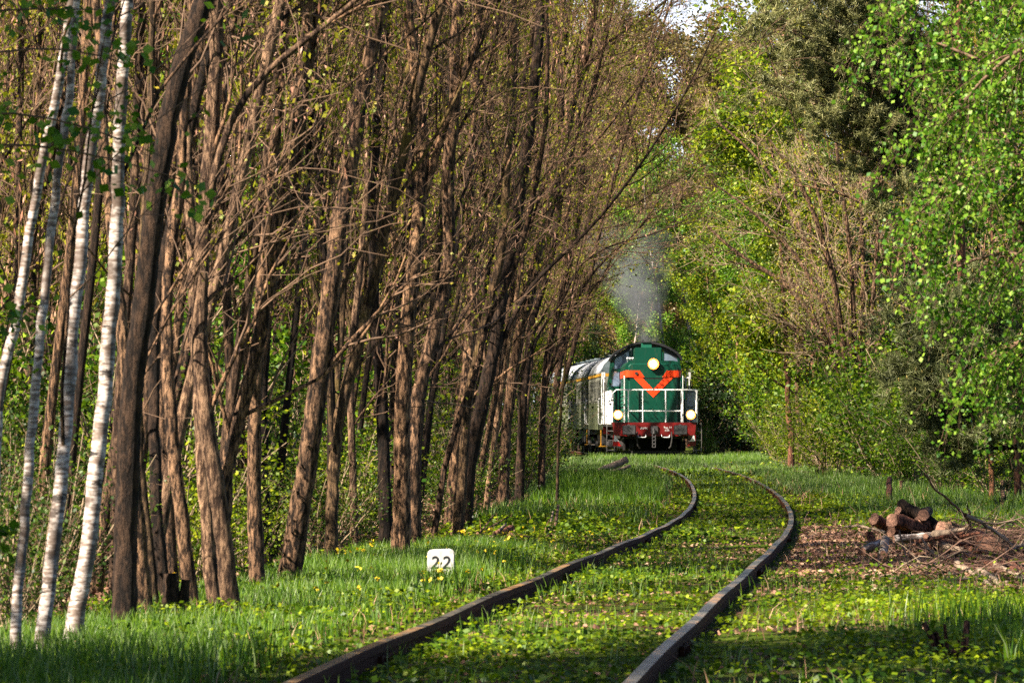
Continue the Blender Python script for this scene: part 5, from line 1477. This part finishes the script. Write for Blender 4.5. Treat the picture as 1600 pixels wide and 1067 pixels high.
    # rear hood
    bm = bmesh.new(); prism(bm, [(-.94, 1.315), (.94, 1.315), (.94, 2.85), (.8, 2.95), (-.8, 2.95), (-.94, 2.85)], cb + .16, L - .9); add('rear_hood', bm, [M['green']])
    bm = bmesh.new(); prism(bm, [(-1.43, .88), (1.43, .88), (1.43, 1.30), (-1.43, 1.30)], L + .001, L + .06)
    for s in (-1, 1): cyl(bm, (s*.875, L + .06, 1.05), (s*.875, L + .5, 1.05), .12, 14); cyl(bm, (s*.875, L + .5, 1.05), (s*.875, L + .55, 1.05), .22, 14)
    add('rear_beam', bm, [M['red']])
    tag(root, 'green diesel locomotive with an orange chevron, white railings and three lit lamps, heading the train', 'locomotive')
    return root
ENG = engine()

def person(loc, rz, label, lean=(0, 0), arm=True):
    """seated/standing figure seen to the waist in a cab window; one skinned surface"""
    root_v = [(0, 0, 0), (0, 0, .25), (lean[0]*.6, lean[1]*.6, .50), (lean[0], lean[1], .62), (lean[0]*1.1, lean[1]*1.15 - .01, .74), (lean[0]*1.1, lean[1]*1.2 - .02, .84)]
    rads = [.17, .15, .17, .06, .085, .075]
    verts = list(root_v); edges = [(0, 1), (1, 2), (2, 3), (3, 4), (4, 5)]
    for s in (-1, 1):
        b = len(verts); sx = lean[0]*.6
        verts += [(sx + s*.20, lean[1]*.6, .50), (sx + s*.27, lean[1]*.5 - .06, .24), (sx + s*.22, lean[1]*.5 - .30, .18), (sx + s*.20, lean[1]*.5 - .38, .19)]
        rads += [.065, .05, .04, .03]; edges += [(2, b), (b, b+1), (b+1, b+2), (b+2, b+3)]
    for s in (-1, 1):
        b = len(verts); verts += [(s*.10, -.05, -.10), (s*.11, -.35, -.16), (s*.11, -.38, -.60), (s*.11, -.48, -.64)]; rads += [.10, .075, .05, .04]; edges += [(0, b), (b, b+1), (b+1, b+2), (b+2, b+3)]
    me = bpy.data.meshes.new('person'); me.from_pydata(verts, edges, [])
    o = link('person', me); o.location = loc; o.rotation_euler = (0, 0, rz)
    me.materials.append(M['cloth'])
    sk = o.modifiers.new('skin', 'SKIN'); sk.use_smooth_shade = True
    for i, r in enumerate(rads): me.skin_vertices[0].data[i].radius = (r, r * .8)
    me.skin_vertices[0].data[0].use_root = True
    o.modifiers.new('sub', 'SUBSURF').render_levels = 1
    hx, hy, hz = root_v[5]
    bm = bmesh.new(); bmesh.ops.create_uvsphere(bm, u_segments=16, v_segments=12, radius=1, matrix=Matrix.Translation((hx, hy, hz - .02)) @ Matrix.Diagonal((.082, .098, .12, 1)))
    cyl(bm, (hx, hy - .09, hz - .03), (hx, hy - .118, hz - .05), .014, 8, .02)
    for s in (-1, 1): cyl(bm, (hx + s*.078, hy, hz - .02), (hx + s*.092, hy, hz - .02), .025, 8)
    bmobj('head', bm, [M['skin']], o, True)
    bm = bmesh.new(); bmesh.ops.create_uvsphere(bm, u_segments=16, v_segments=12, radius=1, matrix=Matrix.Translation((hx, hy + .018, hz + .02)) @ Matrix.Diagonal((.09, .10, .10, 1)))
    bmobj('hair', bm, [M['hair']], o, True)
    return tag(o, label, 'person', 'crew in the engine cab')
ex, ey, ez = 4.84, 152.4, .10
person((ex - 1.10, ey + 8.65, ez + 2.25), 0, 'crew member in dark blue nearest the outer cab window, leftmost of the crew', (0, 0))
person((ex - .80, ey + 8.9, ez + 2.82), 0, 'crew member standing beside the leftmost one, head high in the cab window', (0, 0))
person((ex + .98, ey + 8.9, ez + 2.60), 0, 'crew member behind the other cab window, right of the hood', (0, 0))

def coach(Da, Db, label):
    """one short carriage between two distances along the track; local y along its length"""
    A = Vector((float(cx(Da)) + .03, Da, .10)); B = Vector((float(cx(Db)) + .03, Db, .10))
    d = B - A; L = d.length; root = empty('passenger_carriage', A, -math.atan2(d.x, d.y))
    def add(name, bm, mats, par=root): return bmobj(name, bm, mats, par)
    hw = 1.44; a, b = .55, L - .45
    bm = bmesh.new(); prism(bm, [(-hw, 1.03), (hw, 1.03), (hw, 2.04), (-hw, 2.04)], a, b); add('lower_side', bm, [M['olive']])
    bm = bmesh.new(); prism(bm, [(-hw+.012, 2.043), (hw-.012, 2.043), (hw-.012, 3.02), (-hw+.012, 3.02)], a + .01, b - .01); body = add('upper_side', bm, [M['beige']])
    bm = bmesh.new(); prism(bm, [(-hw-.02, 3.023), (hw+.02, 3.023), (hw+.02, 3.13), (-hw-.02, 3.13)], a, b); add('eave_stripe', bm, [M['yellow']])
    n = 7; wp = (b - a - 1.6) / n
    for s in (-1, 1):
        for k in range(n):
            y = a + .8 + k * wp + .2
            bm = bmesh.new(); x = s * (hw - .004); prism(bm, [(x, 2.15), (x + s*.008, 2.15), (x + s*.008, 2.86), (x, 2.86)][::s], y, y + wp - .4)
            wn = add('window', bm, [M['glass_dk']])
            bm = bmesh.new()
            x2 = s * (hw + .012)
            for (za, zb_, ya, yb) in ((2.10, 2.148, y - .05, y + wp - .35), (2.862, 2.91, y - .05, y + wp - .35), (2.15, 2.86, y - .05, y - .002), (2.15, 2.86, y + wp - .398, y + wp - .35), (2.60, 2.63, y, y + wp - .4)):
                prism(bm, [(x2 - s*.006, za), (x2 + s*.01, za), (x2 + s*.01, zb_), (x2 - s*.006, zb_)][::s], ya, yb)
            add('frame', bm, [M['beige']], wn)
        for y in (a + .05, b - .05):
            bm = bmesh.new(); rod(bm, [(s*(hw+.02), y, 1.22), (s*(hw+.09), y, 1.26), (s*(hw+.09), y, 2.15), (s*(hw+.02), y, 2.2)], .03); add('handrail', bm, [M['white']])
        for y in (a + .12, b - .75):
            bm = bmesh.new(); prism(bm, [(s*(hw+.001), 1.06), (s*(hw+.018), 1.06), (s*(hw+.018), 2.95), (s*(hw+.001), 2.95)][::s], y, y + .62); dr = add('door', bm, [M['olive']])
            bm = bmesh.new(); prism(bm, [(s*(hw+.019), 2.2), (s*(hw+.024), 2.2), (s*(hw+.024), 2.8), (s*(hw+.019), 2.8)][::s], y + .12, y + .5); add('door_window', bm, [M['glass_dk']], dr)
    arc = [(t / 10 * (hw + .03), 3.133 + .84 * (1 - abs(t / 10) ** 2.3) ** .62) for t in range(-10, 11)]
    ym = [a + .02, a + .62, b - .62, b - .02]
    bm = bmesh.new(); prism(bm, arc, ym[1] + .001, ym[2] - .001); rf = add('roof', bm, [M['silver']])
    for f in rf.data.polygons: f.use_smooth = len(f.vertices) == 4
    bm = bmesh.new(); prism(bm, [(x * .998, 3.133 + (z - 3.133) * .995) for x, z in arc], ym[0], ym[1]); prism(bm, [(x * .998, 3.133 + (z - 3.133) * .995) for x, z in arc], ym[2], ym[3]); add('roof_end', bm, [M['silver_dk']])
    for k in range(4):
        y = a + 1.5 + k * (b - a - 3) / 3
        bm = bmesh.new(); cyl(bm, (0, y, 3.95), (0, y, 4.10), .10, 12); cyl(bm, (0, y, 4.10), (0, y, 4.14), .17, 12); add('roof_vent', bm, [M['silver_dk']], rf)
    bm = bmesh.new(); prism(bm, [(-.62, 1.1), (.62, 1.1), (.62, 3.3), (-.62, 3.3)], -.02, a + .01); add('gangway', bm, [M['under']])
    bm = bmesh.new(); prism(bm, [(-1.2, .82), (1.2, .82), (1.2, 1.027), (-1.2, 1.027)], a + .05, b - .05)
    for k in range(3): prism(bm, [(-1.25, .5), (-.6, .5), (-.6, .815), (-1.25, .815)], a + 3.6 + k * 1.7, a + 4.7 + k * 1.7)
    add('underframe', bm, [M['under']])
    for s in (-1, 1):
        for y in (a, b):
            bm = bmesh.new(); prism(bm, [(s*1.5, .4), (s*1.2, .4), (s*1.2, .44), (s*1.5, .44)][::s], y + (0.05 if y == a else -.55), y + (.55 if y == a else -.05)); prism(bm, [(s*1.46, .44), (s*1.42, .44), (s*1.42, 1.02), (s*1.46, 1.02)][::s], y + (0.28 if y == a else -.32), y + (.32 if y == a else -.28)); add('footstep', bm, [M['yellow' if y == a else 'steel2']])
    wheelset(root, (a + 1.5, a + 3.0, b - 3.0, b - 1.5))
    for s in (-1, 1):
        bm = bmesh.new()
        for y in (a + 2.25, b - 2.25):
            prism(bm, [(s*1.1, .38), (s*1.0, .38), (s*1.0, .66), (s*1.1, .66)][::s], y - 1.2, y + 1.2)
            for dy in (-.75, .75): cyl(bm, (s*.95, y + dy, .46), (s*1.2, y + dy, .46), .14, 12)
        add('axle_box', bm, [M['steel']])
    tag(root, label, 'carriage', 'grey-green passenger carriages with silver roofs')
coach(166.2, 179.6, 'first passenger carriage, coupled directly behind the green engine')
coach(179.8, 193.2, 'second passenger carriage, silver roof, between the first carriage and the one half hidden by trunks')
coach(193.4, 206.8, 'third passenger carriage, partly hidden by the tree trunks')
coach(207.0, 220.4, 'fourth passenger carriage, almost wholly hidden behind the trunks')

# ------------------------------------------------------------------ exhaust smoke
def smoke():
    bm = bmesh.new()
    rr = random.Random(3)
    pts = [(4.75, 157.3, 4.24, .5), (4.65, 157.7, 4.75, .75), (4.52, 158.2, 5.4, 1.05), (4.38, 158.7, 6.1, 1.35), (4.12, 159.6, 7.4, 1.9), (3.85, 160.6, 8.8, 2.5)]
    prof = []
    n = 20; rings = []
    for i in range(25):
        t = i / 24 * (len(pts) - 1); k = min(int(t), len(pts) - 2); u = t - k
        c = Vector(pts[k][:3]).lerp(Vector(pts[k+1][:3]), u); r = pts[k][3] * (1-u) + pts[k+1][3] * u
        if i > 21: r *= (1, .8, .5, .12)[i - 21]
        rings.append([bm.verts.new(c + Vector((math.cos(j*2*PI/n) * r * (1 + .12 * math.sin(j*1.9 + i*.8)), math.sin(j*2*PI/n) * r, 0))) for j in range(n)])
    for a, b in zip(rings[:-1], rings[1:]):
        for j in range(n): bm.faces.new((a[j], a[(j+1) % n], b[(j+1) % n], b[j]))
    bm.faces.new(rings[0][::-1]); bm.faces.new(rings[-1])
    m = bpy.data.materials.new('smoke'); m.use_nodes = True; nt = m.node_tree
    nt.nodes.remove(nt.nodes['Principled BSDF'])
    v = nt.nodes.new('ShaderNodeVolumePrincipled'); v.inputs['Color'].default_value = (.30, .31, .35, 1)
    n_ = noise(nt, coords(nt), .9, 4, .6)
    sx = nt.nodes.new('ShaderNodeSeparateXYZ'); nt.links.new(coords(nt), sx.inputs[0])
    def mth(op, a, b=0):
        k = nt.nodes.new('ShaderNodeMath'); k.operation = op
        for i_, q_ in enumerate((a, b)):
            if hasattr(q_, 'links'): nt.links.new(q_, k.inputs[i_])
            else: k.inputs[i_].default_value = q_
        return k.outputs[0]
    hz_ = mth('SUBTRACT', sx.outputs['Z'], 4.25)
    rx = mth('SUBTRACT', sx.outputs['X'], mth('ADD', mth('MULTIPLY', hz_, -.20), 4.75))
    ry = mth('SUBTRACT', sx.outputs['Y'], mth('ADD', mth('MULTIPLY', hz_, .75), 157.3))
    rr_ = mth('SQRT', mth('ADD', mth('MULTIPLY', rx, rx), mth('MULTIPLY', ry, ry)), 0)
    fall = mth('MAXIMUM', mth('SUBTRACT', 1, mth('DIVIDE', rr_, mth('ADD', mth('MULTIPLY', hz_, .42), .50))), 0)
    fall = mth('MULTIPLY', fall, mth('MAXIMUM', mth('SUBTRACT', 1, mth('DIVIDE', hz_, 4.6)), 0))
    mr = nt.nodes.new('ShaderNodeMapRange'); mr.inputs['From Min'].default_value = .38; mr.inputs['From Max'].default_value = .68; mr.inputs['To Max'].default_value = 3.2
    nt.links.new(n_, mr.inputs['Value']); nt.links.new(mth('MULTIPLY', mr.outputs[0], fall), v.inputs['Density']); nt.links.new(v.outputs[0], nt.nodes['Material Output'].inputs['Volume'])
    tag(bmobj('smoke', bm, [m]), kind='stuff')
smoke()
